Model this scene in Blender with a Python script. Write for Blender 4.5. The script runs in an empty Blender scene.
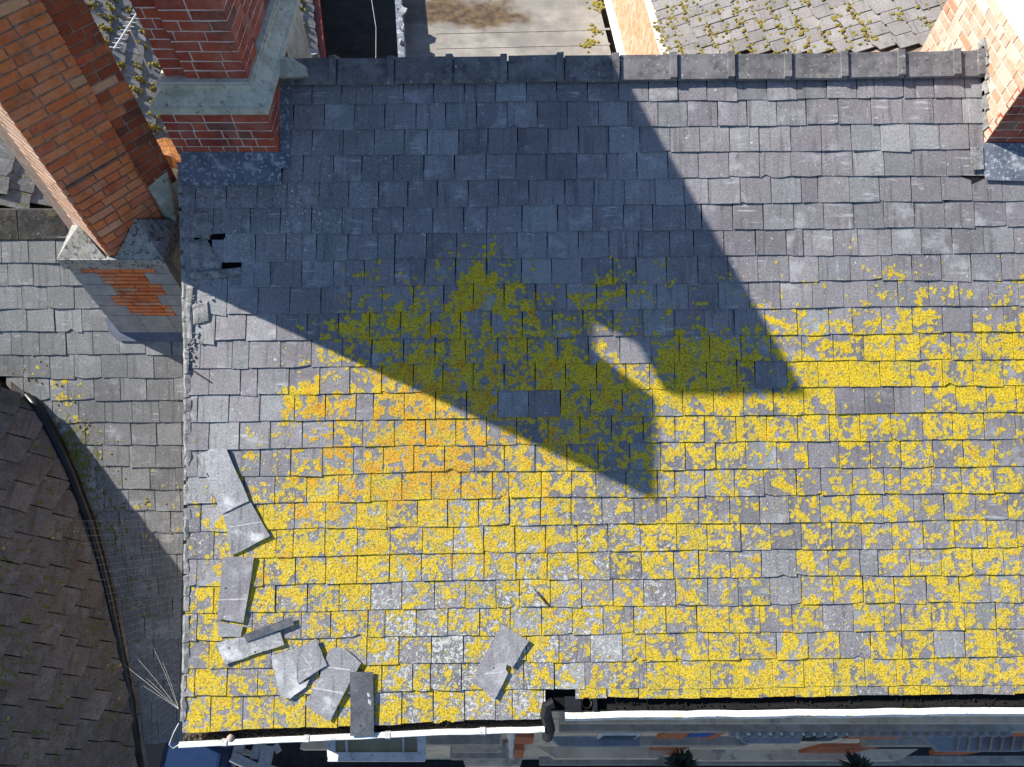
import bpy, math, random
from mathutils import Vector as Vec
from statistics import NormalDist
random.seed(11)
rad = math.radians
sc = bpy.context.scene
col = sc.collection

# ------------------------------------------------------------------ camera, sky, sun, exposure
F = 710.0; PHI = rad(32); TH = rad(29.5)
O = Vec((0, 0, 10)); FW = Vec((0, math.sin(PHI), -math.cos(PHI))); CU = Vec((0, math.cos(PHI), math.sin(PHI)))
C = O - FW*5.8
cd = bpy.data.cameras.new('camera'); cam = bpy.data.objects.new('camera', cd); col.objects.link(cam)
cam.location = C; cam.rotation_euler = (PHI, 0, 0)
cd.sensor_width = 36; cd.lens = F*36/1024; cd.clip_end = 500; cd.clip_start = 0.05
sc.camera = cam
S = Vec((475, -191, -423)).normalized()
w = bpy.data.worlds.new('World'); sc.world = w; w.use_nodes = True
nt = w.node_tree; sky = nt.nodes.new('ShaderNodeTexSky'); sky.sky_type = 'NISHITA'; sky.sun_disc = False; sky.ozone_density = 3.2; sky.dust_density = 0.3
sky.sun_elevation = math.asin(-S.z); sky.sun_rotation = math.atan2(-S.x, -S.y)
bg = nt.nodes['Background']; bg.inputs[1].default_value = 0.085; hs = nt.nodes.new('ShaderNodeHueSaturation'); hs.inputs['Saturation'].default_value = 1.08; nt.links.new(sky.outputs[0], hs.inputs['Color']); nt.links.new(hs.outputs[0], bg.inputs[0])
sd = bpy.data.lights.new('sun', 'SUN'); sd.energy = 5.0; sd.angle = rad(0.55); sd.color = (1, .95, .87)
so = bpy.data.objects.new('sun', sd); col.objects.link(so); so.rotation_euler = S.to_track_quat('-Z', 'Y').to_euler(); so.location = (-20, 8, 30)
sc.view_settings.view_transform = 'Standard'; sc.view_settings.look = 'None'; sc.view_settings.exposure = 0.98; sc.view_settings.gamma = 1

# ------------------------------------------------------------------ geometry helpers
def ray(px, py): return Vec((1, 0, 0))*((px-512)/F) + CU*((383.5-py)/F) + FW
def hit(px, py, P, n):
    d = ray(px, py); return C + d*((P-C).dot(n)/d.dot(n))
def at_z(px, py, z): return hit(px, py, Vec((0, 0, z)), Vec((0, 0, 1)))
def at_y(px, py, y): return hit(px, py, Vec((0, y, 0)), Vec((0, 1, 0)))
def proj(p):
    q = p-C; D = q.dot(FW); return (512+F*q.x/D, 383.5-F*q.dot(CU)/D)
def inframe(p, m=14):
    x, y = proj(p); return -m < x < 1024+m and -m < y < 767+m
class Frame:
    def __init__(s, o, u, v): s.o = Vec(o); s.u = Vec(u).normalized(); s.v = Vec(v).normalized(); s.n = s.u.cross(s.v)
    def p(s, a, b, c=0): return s.o + s.u*a + s.v*b + s.n*c
    def at(s, px, py, c=0): return hit(px, py, s.o+s.n*c, s.n)
    def uv(s, px, py, c=0): q = s.at(px, py, c)-s.o; return q.dot(s.u), q.dot(s.v)
WP = {}
def wpos(o): return WP.get(o.name, Vec((0, 0, 0))) if o else Vec((0, 0, 0))
def tag(o, label=None, cat=None, group=None, kind=None):
    if label: o['label'] = label
    if cat: o['category'] = cat
    if group: o['group'] = group
    if kind: o['kind'] = kind
    return o
def empty(name, loc, label, cat, group=None):
    o = bpy.data.objects.new(name, None); col.objects.link(o); o.location = loc; o.empty_display_size = .2
    WP[o.name] = Vec(loc); return tag(o, label, cat, group)
def add(name, vs, fs, mat, parent=None, attrs=None, kind=None, smooth=False):
    vs = [Vec(v) for v in vs]; c = Vec((0, 0, 0))
    for v in vs: c += v
    c /= len(vs)
    me = bpy.data.meshes.new(name); me.from_pydata([tuple(v-c) for v in vs], [], fs)
    me.materials.append(mat)
    if attrs:
        for k, d in attrs.items():
            a = me.attributes.new(k, 'FLOAT', 'POINT'); a.data.foreach_set('value', d)
    if smooth: me.polygons.foreach_set('use_smooth', [True]*len(me.polygons))
    me.update()
    o = bpy.data.objects.new(name, me); col.objects.link(o)
    if parent: o.parent = parent
    o.location = c - wpos(parent); WP[o.name] = c
    if kind: o['kind'] = kind
    return o
class MB:
    def __init__(s): s.v = []; s.f = []; s.a = {}
    def put(s, vs, fs, attrs=None):
        b = len(s.v); s.v += [Vec(v) for v in vs]; s.f += [tuple(i+b for i in f) for f in fs]
        if attrs:
            for k, d in attrs.items(): s.a.setdefault(k, []).extend(d)
        return s
    def box(s, o, x, y, z):   # corner + three edge vectors
        o = Vec(o); x = Vec(x); y = Vec(y); z = Vec(z)
        vs = [o, o+x, o+x+y, o+y, o+z, o+x+z, o+x+y+z, o+y+z]
        return s.put(vs, [(0, 3, 2, 1), (4, 5, 6, 7), (0, 1, 5, 4), (1, 2, 6, 5), (2, 3, 7, 6), (3, 0, 4, 7)])
    def bx(s, x0, x1, y0, y1, z0, z1): return s.box((x0, y0, z0), (x1-x0, 0, 0), (0, y1-y0, 0), (0, 0, z1-z0))
    def slab(s, poly, n, t):  # polygon extruded by -n*t
        k = len(poly); n = Vec(n).normalized(); a = [Vec(p) for p in poly]; b = [p-n*t for p in a]
        return s.put(a+b, [tuple(range(k)), tuple(range(2*k-1, k-1, -1))]+[(i, i+k, (i+1) % k+k, (i+1) % k) for i in range(k)])
    def tube(s, pts, r, n=8, cap=True):
        pts = [Vec(p) for p in pts]; rings = []; rr = r if isinstance(r, (list, tuple)) else [r]*len(pts)
        vs = []; fs = []
        for i, p in enumerate(pts):
            d = (pts[min(i+1, len(pts)-1)]-pts[max(i-1, 0)]).normalized()
            a = d.orthogonal().normalized() if abs(d.z) > .9 else d.cross(Vec((0, 0, 1))).normalized(); b = d.cross(a)
            vs += [p+(a*math.cos(6.2832*j/n)+b*math.sin(6.2832*j/n))*rr[i] for j in range(n)]
        for i in range(len(pts)-1):
            for j in range(n): fs.append((i*n+j, i*n+(j+1) % n, (i+1)*n+(j+1) % n, (i+1)*n+j))
        if cap: fs += [tuple(range(n-1, -1, -1)), tuple(range((len(pts)-1)*n, len(pts)*n))]
        return s.put(vs, fs)
    def sweep(s, pts, prof):  # profile list of (out(-y), up) per path point, joined
        k = len(prof); vs = []; fs = []
        for p in pts: vs += [Vec(p)+Vec((0, -a, b)) for a, b in prof]
        for i in range(len(pts)-1):
            for j in range(k-1): fs.append((i*k+j, (i+1)*k+j, (i+1)*k+j+1, i*k+j+1))
        return s.put(vs, fs)
    def blob(s, c, r, sq=.7, attrs=None):
        c = Vec(c); vs = [c+Vec((0, 0, r*sq*random.uniform(.8, 1.2)))]; n = 6
        for zz, rr in ((.45, .8), (-.25, 1.0)):
            o = random.random()
            for j in range(n):
                q = rr*r*random.uniform(.75, 1.2); vs.append(c+Vec((q*math.cos(6.2832*(j+o)/n), q*math.sin(6.2832*(j+o)/n), zz*r*sq)))
        fs = [(0, 1+j, 1+(j+1) % n) for j in range(n)]+[(1+j, 7+j, 7+(j+1) % n, 1+(j+1) % n) for j in range(n)]
        return s.put(vs, fs)
    def build(s, name, mat, parent=None, kind=None, smooth=False): return add(name, s.v, s.f, mat, parent, s.a or None, kind, smooth)

# ------------------------------------------------------------------ materials
class NB:
    def __init__(s, name):
        s.m = bpy.data.materials.new(name); s.m.use_nodes = True; s.t = s.m.node_tree; s.b = s.t.nodes['Principled BSDF']; s.geo = None
    def n(s, ty, **k):
        x = s.t.nodes.new(ty)
        for a, b in k.items(): setattr(x, a, b)
        return x
    def l(s, a, b): s.t.links.new(a, b)
    def set(s, sock, v):
        if hasattr(v, 'is_linked') or hasattr(v, 'links'): s.l(v, sock)
        elif isinstance(v, tuple) and len(v) == 3 and sock.type == 'RGBA': sock.default_value = (*v, 1)
        else: sock.default_value = v
    def pos(s):
        if not s.geo: s.geo = s.n('ShaderNodeNewGeometry').outputs['Position']
        return s.geo
    def obj(s): return s.n('ShaderNodeTexCoord').outputs['Object']
    def rnd(s): return s.n('ShaderNodeObjectInfo').outputs['Random']
    def attr(s, nm): return s.n('ShaderNodeAttribute', attribute_name=nm).outputs['Fac']
    def math(s, op, a, b=0., c=0.):
        x = s.n('ShaderNodeMath', operation=op)
        for i, v in enumerate((a, b, c)): s.set(x.inputs[i], v)
        return x.outputs[0]
    def map(s, v, loc=(0, 0, 0), rot=(0, 0, 0), sca=(1, 1, 1)):
        x = s.n('ShaderNodeMapping'); s.l(v, x.inputs[0])
        s.set(x.inputs[1], loc); x.inputs[2].default_value = rot; x.inputs[3].default_value = sca; return x.outputs[0]
    def noise(s, v, sc_, det=3, ro=.6, out=0):
        x = s.n('ShaderNodeTexNoise'); s.l(v, x.inputs['Vector']); x.inputs['Scale'].default_value = sc_; x.inputs['Detail'].default_value = det; x.inputs['Roughness'].default_value = ro
        return x.outputs[out]
    def vor(s, v, sc_): 
        x = s.n('ShaderNodeTexVoronoi'); s.l(v, x.inputs['Vector']); x.inputs['Scale'].default_value = sc_; return x.outputs['Distance']
    def step(s, v, a, b, lo=0., hi=1.):
        x = s.n('ShaderNodeMapRange', interpolation_type='SMOOTHSTEP'); s.set(x.inputs[0], v); s.set(x.inputs[1], a); s.set(x.inputs[2], b); s.set(x.inputs[3], lo); s.set(x.inputs[4], hi); return x.outputs[0]
    def mix(s, f, a, b, mode='MIX'):
        x = s.n('ShaderNodeMix', data_type='RGBA', blend_type=mode); s.set(x.inputs[0], f); s.set(x.inputs[6], a); s.set(x.inputs[7], b); return x.outputs[2]
    def ramp(s, f, stops, const=False):
        x = s.n('ShaderNodeValToRGB'); s.l(f, x.inputs[0]); r = x.color_ramp
        if const: r.interpolation = 'CONSTANT'
        while len(r.elements) < len(stops): r.elements.new(.5)
        for e, (p, c) in zip(r.elements, stops): e.position = p; e.color = (*c, 1)
        return x.outputs[0]
    def bump(s, h, st, dist): 
        x = s.n('ShaderNodeBump'); s.l(h, x.inputs['Height']); x.inputs['Strength'].default_value = st; x.inputs['Distance'].default_value = dist
        s.l(x.outputs[0], s.b.inputs['Normal']); return x
    def done(s, colr, rough=.8, spec=.3):
        s.set(s.b.inputs['Base Color'], colr); s.set(s.b.inputs['Roughness'], rough); s.b.inputs['Specular IOR Level'].default_value = spec
        return s.m

def slate_mat(name, cols, dirt=(.045, .042, .042), white=1.0, rough=.6, bloom=.6, blo=.54, blc=(.40, .40, .41)):
    k = NB(name); p = k.pos(); r = k.attr('rnd')
    comb = k.n('ShaderNodeCombineXYZ'); k.l(k.math('MULTIPLY', r, 37.), comb.inputs[0]); k.l(k.math('MULTIPLY', r, 91.), comb.inputs[1]); k.l(k.math('MULTIPLY', r, 53.), comb.inputs[2])
    ov = k.n('ShaderNodeVectorMath', operation='ADD'); k.l(p, ov.inputs[0]); k.l(comb.outputs[0], ov.inputs[1]); po = ov.outputs[0]
    base = k.ramp(r, cols)
    n1 = k.noise(po, 9, 5, .65); base = k.mix(k.step(n1, .3, .72, .0, .55), base, k.mix(.5, base, (.30, .31, .31)))
    n2 = k.noise(po, 70, 4, .7); base = k.mix(k.step(n2, .40, .66, 0, .62), base, k.mix(.75, base, dirt))
    n5 = k.noise(p, 150, 2, .6); base = k.mix(k.step(n5, .50, .66, 0, .5), base, k.mix(.5, base, (.42, .42, .41)))
    n6 = k.noise(p, 1.1, 4, .6); base = k.mix(k.step(n6, .40, .60, .30, 0), base, k.mix(.8, base, dirt))
    # streaks running down the slope
    st = k.noise(k.map(po, sca=(26, 1.6, 1.6)), 1, 3, .6); base = k.mix(k.step(st, .53, .70, 0, .55), base, k.mix(.8, base, dirt))
    st2 = k.noise(k.map(p, loc=(9, 2, 4), sca=(30, 3.2, 3.2)), 1, 5, .7); base = k.mix(k.step(st2, .60, .74, 0, .55*white), base, (.44, .45, .46))
    # cleavage marks: thin slanted pale lines on some slates
    sl = k.noise(k.map(po, rot=(0, 0, .6), sca=(4, 34, 34)), 1, 4, .62)
    gate = k.step(k.noise(po, 4.5, 1, .5), .54, .66)
    base = k.mix(k.math('MULTIPLY', k.step(sl, .54, .68, 0, .7*white), gate), base, (.42, .43, .43))
    # droppings / bright specks
    sp = k.noise(p, 24, 3, .62); base = k.mix(k.step(sp, .685, .73, 0, .85*white), base, (.56, .57, .56))
    sp2 = k.noise(p, 85, 1, .5); base = k.mix(k.step(sp2, .73, .76, 0, .8*white), base, (.6, .6, .58))
    # pale whitish weather bloom
    bl = k.noise(po, 3.2, 5, .7); base = k.mix(k.step(bl, blo, .70, 0, bloom*white), base, blc)
    # lichens
    g = k.noise(p, 95, 3, .65); v1 = k.noise(p, 8.5, 4, .55); v2 = k.noise(p, 44, 4, .65); vv = k.vor(p, 21)
    val = k.math('ADD', v1, k.math('MULTIPLY', k.math('SUBTRACT', v2, .5), .42))
    val = k.math('ADD', val, k.math('MULTIPLY', k.math('SUBTRACT', .42, vv), .34))
    thr = k.attr('lich')
    m1 = k.step(val, k.math('SUBTRACT', thr, .02), k.math('ADD', thr, .03))
    pv = k.math('ADD', k.math('MULTIPLY', k.noise(k.map(p, loc=(7, 3, 1)), 30, 4, .62), .6), k.math('MULTIPLY', k.noise(k.map(p, loc=(3, 9, 4)), 95, 2, .6), .4))
    m2 = k.step(pv, k.math('SUBTRACT', k.attr('pale'), .01), k.math('ADD', k.attr('pale'), .025))
    palec = k.mix(k.step(g, .35, .65), (.34, .34, .30), (.70, .70, .63))
    base = k.mix(k.math('MULTIPLY', m2, .9), base, palec)
    on = k.math('ADD', k.noise(k.map(p, loc=(5, 5, 5)), 7, 3, .6), k.attr('orng'))
    yc = k.mix(k.step(on, .46, .70), (.70, .49, .010), (.66, .31, .008))
    yc = k.mix(k.step(k.noise(k.map(p, loc=(8, 1, 6)), 5.5, 3, .6), .50, .66, 0, .6), yc, (.47, .40, .045))
    yc = k.mix(k.step(g, .34, .54, .7, 0), yc, (.24, .16, .02))
    yc = k.mix(k.step(k.vor(k.map(p, loc=(4, 4, 4)), 64), .45, .78, 0, .7), yc, (.20, .14, .03))
    yc = k.mix(k.step(k.noise(p, 70, 2, .6), .54, .68, 0, .55), yc, (.66, .55, .10))
    yc = k.mix(k.step(val, k.math('ADD', thr, .02), k.math('ADD', thr, .12), .7, 0), yc, (.40, .34, .10))
    base = k.mix(m1, base, yc)
    m4 = k.math('MULTIPLY', k.step(k.noise(k.map(p, loc=(6, 6, 2)), 92, 2, .55), .61, .66), k.step(k.attr('pale'), .58, .66, .5, 0)); base = k.mix(m4, base, (.62, .62, .56))
    mv = k.math('ADD', k.noise(k.map(p, loc=(1, 2, 8)), 16, 5, .65), k.math('MULTIPLY', k.math('SUBTRACT', v2, .5), .3))
    m3 = k.step(mv, k.attr('moss'), k.math('ADD', k.attr('moss'), .03))
    base = k.mix(m3, base, k.mix(k.step(g, .35, .65), (.06, .07, .015), (.17, .17, .03)))
    h = k.math('ADD', k.math('MULTIPLY', n1, .5), k.math('MULTIPLY', n2, .22))
    h = k.math('ADD', h, k.math('MULTIPLY', k.math('MAXIMUM', m1, m3), k.math('ADD', .28, k.math('MULTIPLY', g, 1.2))))
    h = k.math('ADD', h, k.math('MULTIPLY', m2, k.math('MULTIPLY', g, .6)))
    k.bump(h, .75, .006)
    lm = k.math('MAXIMUM', m1, m2)
    return k.done(base, k.math('ADD', rough, k.math('MULTIPLY', lm, .3)), .35)

M_slate = slate_mat('roof_slate', [(0, (.15, .135, .15)), (.2, (.26, .235, .25)), (.4, (.19, .168, .188)), (.6, (.275, .255, .265)), (.75, (.22, .20, .215)), (.87, (.19, .193, .20)), (.95, (.325, .32, .325)), (1, (.25, .255, .265))])
M_slate_g = slate_mat('grey_slate', [(0, (.13, .13, .125)), (.3, (.185, .185, .18)), (.6, (.16, .16, .155)), (.85, (.21, .21, .205)), (1, (.24, .24, .23))], white=.8)
M_slate_b = slate_mat('brown_slate', [(0, (.065, .050, .040)), (.3, (.15, .108, .082)), (.55, (.10, .083, .072)), (.8, (.18, .138, .112)), (1, (.105, .075, .06))], white=.3, rough=.85)
M_slate_r = slate_mat('rear_slate', [(0, (.18, .155, .14)), (.5, (.235, .205, .19)), (1, (.28, .255, .24))], white=.3)
M_slate_d = slate_mat('dark_slate', [(0, (.05, .06, .075)), (1, (.075, .085, .10))], white=.35, rough=.5)

def brick_mat(name, stops, soot=.4, pale=0.0):
    k = NB(name); r = k.rnd(); o = k.obj(); p = k.pos()
    base = k.ramp(r, stops)
    n = k.noise(p, 45, 4, .7); base = k.mix(k.step(n, .35, .7, 0, .5), base, k.mix(.5, base, (.08, .03, .02)))
    n3 = k.noise(p, 160, 3, .6); base = k.mix(k.step(n3, .5, .72, 0, .35), base, k.mix(.5, base, (.5, .33, .24)))
    s_ = k.noise(p, 3.4, 4, .65); base = k.mix(k.step(s_, .5, .72, 0, soot), base, (.035, .028, .025))
    if pale: base = k.mix(k.step(k.noise(p, 6, 4, .65), .42, .62, 0, pale), base, (.62, .50, .42))
    k.bump(k.math('ADD', n, k.math('MULTIPLY', n3, .5)), .6, .004)
    return k.done(base, .9, .2)
M_brick1 = brick_mat('orange_brick', [(0, (.50, .11, .038)), (.2, (.60, .155, .05)), (.45, (.68, .21, .07)), (.7, (.62, .18, .06)), (.86, (.48, .10, .04)), (.95, (.66, .34, .19)), (1, (.20, .10, .065))], .42, .12)
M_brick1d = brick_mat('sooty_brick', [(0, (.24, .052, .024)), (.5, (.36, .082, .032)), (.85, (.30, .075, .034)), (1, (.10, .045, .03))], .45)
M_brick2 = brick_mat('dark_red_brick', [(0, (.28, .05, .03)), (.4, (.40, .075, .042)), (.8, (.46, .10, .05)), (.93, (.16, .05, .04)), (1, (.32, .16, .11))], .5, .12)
M_brick3 = brick_mat('sun_glare_brick', [(0, (.52, .30, .19)), (.3, (.60, .44, .34)), (.6, (.50, .24, .14)), (.85, (.64, .52, .43)), (1, (.46, .19, .10))], .05, .3)  # glare on the sunlit chimney side, put into a paler brick colour
M_brick4 = brick_mat('sunlit_brick', [(0, (.52, .27, .15)), (.5, (.58, .34, .20)), (1, (.54, .29, .16))], .03, .35)  # brick colour paled to carry the sunlight on left-facing walls

def simple(name, c1, c2, sc_=8, rough=.85, bump=.3, dist=.004, lo=.35, hi=.68, extra=None, spec=.3):
    k = NB(name); p = k.pos(); n = k.noise(p, sc_, 6, .68); c = k.mix(k.step(n, lo, hi), c1, c2)
    if extra:
        for (cc, s2, a, b, amt) in extra: c = k.mix(k.step(k.noise(k.map(p, loc=(s2*.37, s2*.11, 2)), s2, 5, .66), a, b, 0, amt), c, cc)
    n2 = k.noise(p, sc_*9, 3, .6)
    k.bump(k.math('ADD', n, k.math('MULTIPLY', n2, .4)), bump, dist); return k.done(c, rough, spec)
M_mortar = simple('lime_mortar', (.40, .35, .30), (.55, .50, .44), 20, .95)
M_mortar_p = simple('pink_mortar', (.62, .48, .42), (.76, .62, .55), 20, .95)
M_mortar_d = simple('sooty_mortar', (.16, .11, .085), (.30, .22, .17), 20, .95)
M_cement = simple('cement_mortar', (.17, .165, .16), (.34, .33, .32), 14, .95, .9, .012, extra=[((.07, .07, .07), 30, .52, .66, .8), ((.5, .5, .48), 22, .60, .7, .6)])
M_stone = simple('weathered_sandstone', (.42, .41, .33), (.60, .58, .47), 7, .9, .6, .006, extra=[((.09, .085, .07), 22, .55, .68, .75), ((.30, .31, .20), 5, .52, .66, .5), ((.52, .53, .48), 30, .62, .7, .6)])
M_stone_g = simple('grey_stone', (.26, .25, .225), (.40, .39, .36), 9, .9, .5, .005, extra=[((.07, .068, .062), 26, .52, .60, .9), ((.13, .125, .11), 70, .5, .62, .6), ((.30, .29, .17), 6, .54, .66, .5), ((.36, .24, .02), 16, .66, .72, .7)])
M_ashlar = simple('quoin_stone', (.24, .245, .25), (.33, .335, .34), 8, .9, .4, .004, extra=[((.40, .38, .26), 10, .56, .7, .5)])
M_lead = simple('lead_sheet', (.085, .10, .13), (.15, .165, .20), 6, .55, .3, .004, extra=[((.45, .48, .50), 30, .53, .64, .9), ((.5, .52, .54), 10, .52, .66, .6)], spec=.5)
M_lead_b = simple('shaded_lead_sheet', (.085, .10, .135), (.13, .145, .18), 6, .55, .3, .004, extra=[((.3, .32, .34), 12, .62, .74, .5)], spec=.5)  # lead without white marks, its blue carrying the shade below the stone base
M_ridge = simple('ridge_clay', (.10, .097, .10), (.19, .18, .185), 6, .75, .5, .005, extra=[((.48, .48, .46), 34, .61, .68, .85), ((.24, .225, .20), 9, .54, .68, .6), ((.035, .034, .034), 16, .55, .68, .6)])
M_ridge_d = simple('mossy_ridge_clay', (.022, .021, .02), (.06, .056, .05), 9, .95, .9, .015, extra=[((.30, .30, .28), 28, .62, .72, .7), ((.10, .085, .04), 12, .55, .68, .7)])
M_white = simple('white_upvc', (.66, .66, .65), (.78, .78, .77), 5, .4, .05, .001, extra=[((.30, .28, .24), 22, .53, .68, .75), ((.42, .40, .36), 5, .5, .66, .5)], spec=.5)
M_clip = simple('grimy_upvc', (.40, .40, .38), (.62, .62, .60), 12, .5, .1, .001, extra=[((.2, .19, .16), 30, .5, .66, .8)])
M_paint = simple('white_painted_timber', (.74, .74, .72), (.82, .82, .80), 5, .6, .2, .003, extra=[((.50, .42, .10), 8, .53, .66, .7), ((.22, .20, .18), 24, .54, .68, .75), ((.4, .38, .35), 4, .5, .64, .6)])
M_black = simple('black_upvc', (.006, .006, .007), (.014, .014, .016), 9, .4, .2, .002, extra=[((.07, .075, .08), 16, .64, .78, .5)], spec=.4)
M_dirt = simple('gutter_dirt', (.035, .028, .02), (.12, .10, .075), 60, .95, .8, .006)
M_void = simple('roof_void', (.006, .006, .006), (.011, .010, .010), 10, .95)
M_facade = simple('facade_stone', (.62, .47, .33), (.76, .60, .44), 3, .9, .3, .004, extra=[((.16, .15, .145), 5, .5, .68, .6)])
M_ledge = simple('sooty_ledge', (.27, .23, .19), (.44, .37, .31), 5, .9, .3, .004, extra=[((.36, .33, .29), 12, .58, .7, .5)])
M_fbrick = simple('facade_brick', (.42, .12, .055), (.52, .17, .075), 14, .9, .3, .004)
M_flead = simple('bay_lead', (.22, .23, .25), (.30, .31, .33), 6, .6, .2, .003)
M_glass = NB('window_glass').done((.03, .04, .05), .06, .6)
def felt_mat():
    k = NB('roofing_felt'); p = k.pos(); n = k.noise(p, 2.2, 6, .68); c = k.mix(k.step(n, .35, .68), (.20, .185, .165), (.29, .27, .24))
    c = k.mix(k.step(k.noise(p, .9, 5, .66), .5, .66, 0, .7), c, (.15, .14, .13)); c = k.mix(k.step(k.noise(p, 18, 5, .66), .62, .72, 0, .5), c, (.36, .34, .30))
    pc = at_z(470, 14, 8.3); q = k.map(p, loc=(-pc.x*.62, -pc.y*1.5, 0), sca=(.62, 1.5, 0)); ln = k.n('ShaderNodeVectorMath', operation='LENGTH'); k.l(q, ln.inputs[0])
    dd = k.math('ADD', ln.outputs['Value'], k.math('MULTIPLY', k.math('SUBTRACT', k.noise(p, 1.6, 5, .6), .5), 1.7))
    c = k.mix(k.step(dd, .45, .85, .95, 0), c, k.mix(k.step(k.noise(p, 7, 4, .6), .35, .65), (.055, .03, .012), (.13, .085, .036)))
    k.bump(n, .3, .004); return k.done(c, k.step(dd, .4, .8, .45, .9), .3)
M_felt = felt_mat()
M_felt_old = simple('roofing_felt', (.33, .30, .27), (.44, .41, .37), 2.2, .9, .3, .004, extra=[((.25, .23, .21), .9, .5, .66, .7), ((.5, .47, .42), 18, .62, .72, .5)])
M_mud = simple('puddle_silt', (.10, .06, .025), (.22, .16, .07), 7, .7, .3, .003)
M_red = simple('red_painted_timber', (.20, .035, .025), (.30, .06, .04), 9, .6, .2, .002)
M_moss = simple('moss', (.07, .075, .012), (.24, .22, .035), 40, .95, 1, .01)
M_cmoss = simple('yellow_moss', (.16, .13, .02), (.30, .26, .05), 40, .95, 1, .01)
M_omoss = simple('olive_moss', (.13, .105, .018), (.28, .23, .055), 40, .95, 1, .01)
M_lime = simple('lime_stain', (.38, .38, .38), (.56, .56, .55), 60, .9)
M_tarmac = simple('tarmac', (.035, .035, .037), (.06, .06, .06), 12, .9, .4, .004)
M_paving = simple('paving', (.24, .225, .21), (.34, .32, .30), 6, .9, .3, .004)
M_yard = simple('shaded_yard_tarmac', (.018, .018, .018), (.04, .035, .028), 3, .9, .4, .004)  # deep shade of the yard is put into this near-black tone
M_carblue = simple('blue_car_paint', (.012, .03, .085), (.016, .036, .095), 4, .25, .02, .001, spec=.6)
M_rubber = simple('rubber', (.015, .015, .015), (.025, .025, .025), 12, .9)
M_metal = simple('galvanised_metal', (.45, .45, .46), (.58, .58, .58), 14, .4, .1, .001, spec=.5)
M_timber = simple('grey_timber', (.28, .27, .28), (.38, .37, .38), 16, .85, .3, .003)
M_leaf = simple('dark_leaf', (.014, .022, .018), (.06, .075, .055), 14, .6, .1, .001)
M_net = simple('net_cord', (.03, .028, .025), (.07, .065, .06), 12, .9)
M_thread = simple('pale_cord', (.28, .27, .25), (.4, .38, .36), 12, .8)
M_sign = simple('blue_sign', (.02, .08, .30), (.03, .10, .36), 6, .5)
M_orangeclay = simple('orange_rubble', (.36, .15, .055), (.50, .24, .09), 26, .95, 1, .015, extra=[((.14, .07, .04), 30, .52, .66, .8), ((.55, .42, .3), 40, .6, .7, .6)])

# ------------------------------------------------------------------ slates
ND = NormalDist()
def thr(d, mu=.5, sg=.125): return 1.5 if d <= .004 else mu - sg*ND.inv_cdf(min(.985, d))
GX = [200, 250, 300, 350, 400, 450, 500, 550, 600, 650, 700, 750, 800, 850, 900, 950, 1000]
GY = [200, 240, 265, 290, 310, 330, 355, 380, 410, 440, 470, 500, 540, 580, 620, 660, 700]
GD = ["0 0 0 0 0 0 0 0 0 0 0 0 0 0 0 0 0", "0 0 2 5 8 10 10 8 5 6 5 4 6 6 8 2 2", "0 0 0 12 8 15 25 20 8 13 9 7 12 8 15 5 10",
 "0 0 2 15 20 50 45 30 25 20 14 8 14 18 28 16 28", "0 0 5 35 45 55 50 45 40 20 25 30 10 28 38 28 46", "0 10 10 40 50 45 50 45 30 30 40 35 16 40 44 34 55",
 "4 5 20 45 50 60 55 50 40 50 50 45 40 62 60 40 45", "0 5 10 40 50 55 50 60 55 50 60 55 60 68 60 50 58", "4 10 50 65 70 70 65 60 60 60 65 60 65 65 65 58 58",
 "16 40 30 80 85 75 70 70 60 50 65 60 68 72 60 58 58", "10 50 50 80 80 80 75 70 60 60 60 58 62 62 62 62 52", "10 50 70 80 75 75 70 65 60 50 60 50 58 58 52 52 52",
 "28 60 80 75 65 65 65 55 55 50 55 45 52 50 50 50 48", "40 60 75 70 55 50 50 50 55 50 52 48 48 48 48 48 48", "50 50 60 60 50 50 50 50 52 52 52 52 52 52 52 52 50",
 "50 40 45 50 50 50 50 50 52 52 62 66 62 62 62 58 52", "65 70 65 60 60 50 30 30 52 58 70 72 68 68 62 58 58"]
GD = [[float(x)/100 for x in r.split()] for r in GD]
def bil(px, py):
    def loc(a, x):
        x = min(max(x, a[0]), a[-1])
        for i in range(len(a)-1):
            if x <= a[i+1]: return i, (x-a[i])/(a[i+1]-a[i])
    i, f = loc(GX, px); j, g = loc(GY, py)
    return (GD[j][i]*(1-f)+GD[j][i+1]*f)*(1-g)+(GD[j+1][i]*(1-f)+GD[j+1][i+1]*f)*g
def gauss(px, py, cx, cy, sx, sy): return math.exp(-((px-cx)/sx)**2-((py-cy)/sy)**2)
def main_dens(px, py, r2, r3):
    jx = 20*math.sin(px*.037+py*.021)+13*math.sin(py*.071-px*.05+1.3); jy = 15*math.sin(px*.045-py*.03+.6)+9*math.sin(px*.11+py*.06)
    d = bil(px+jx, py+jy)*(1+.16*math.sin(px*.026+py*.043+2)*math.sin(py*.031-px*.017)+.10*math.sin(px*.09)*math.sin(py*.08+1))
    y = d*(.15 if r2 < .055 else 1) ; 
    if py < 410: y *= 1.5
    elif py > 480: y *= 1.0+.24*min(1, (py-480)/80)
    if d > .08: y += (r3-.5)*.19*min(1, d*2.5)-.01
    pale = .06+.10*max(0, min(1, (py-440)/120)) + .34*gauss(px, py, 470, 600, 170, 110) + .12*gauss(px, py, 480, 700, 150, 40)
    if py < 380: pale = .02+.16*gauss(px, py, 250, 230, 90, 60)+.07*gauss(px, py, 330, 170, 200, 90)
    org = .22*gauss(px, py, 400, 440, 140, 70)-.10 + .10*gauss(px, py, 520, 400, 180, 90)+.05*gauss(px, py, 330, 560, 200, 150)
    return max(0, min(.90, y)), pale*(.6+.8*r3), org, 0.
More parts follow.
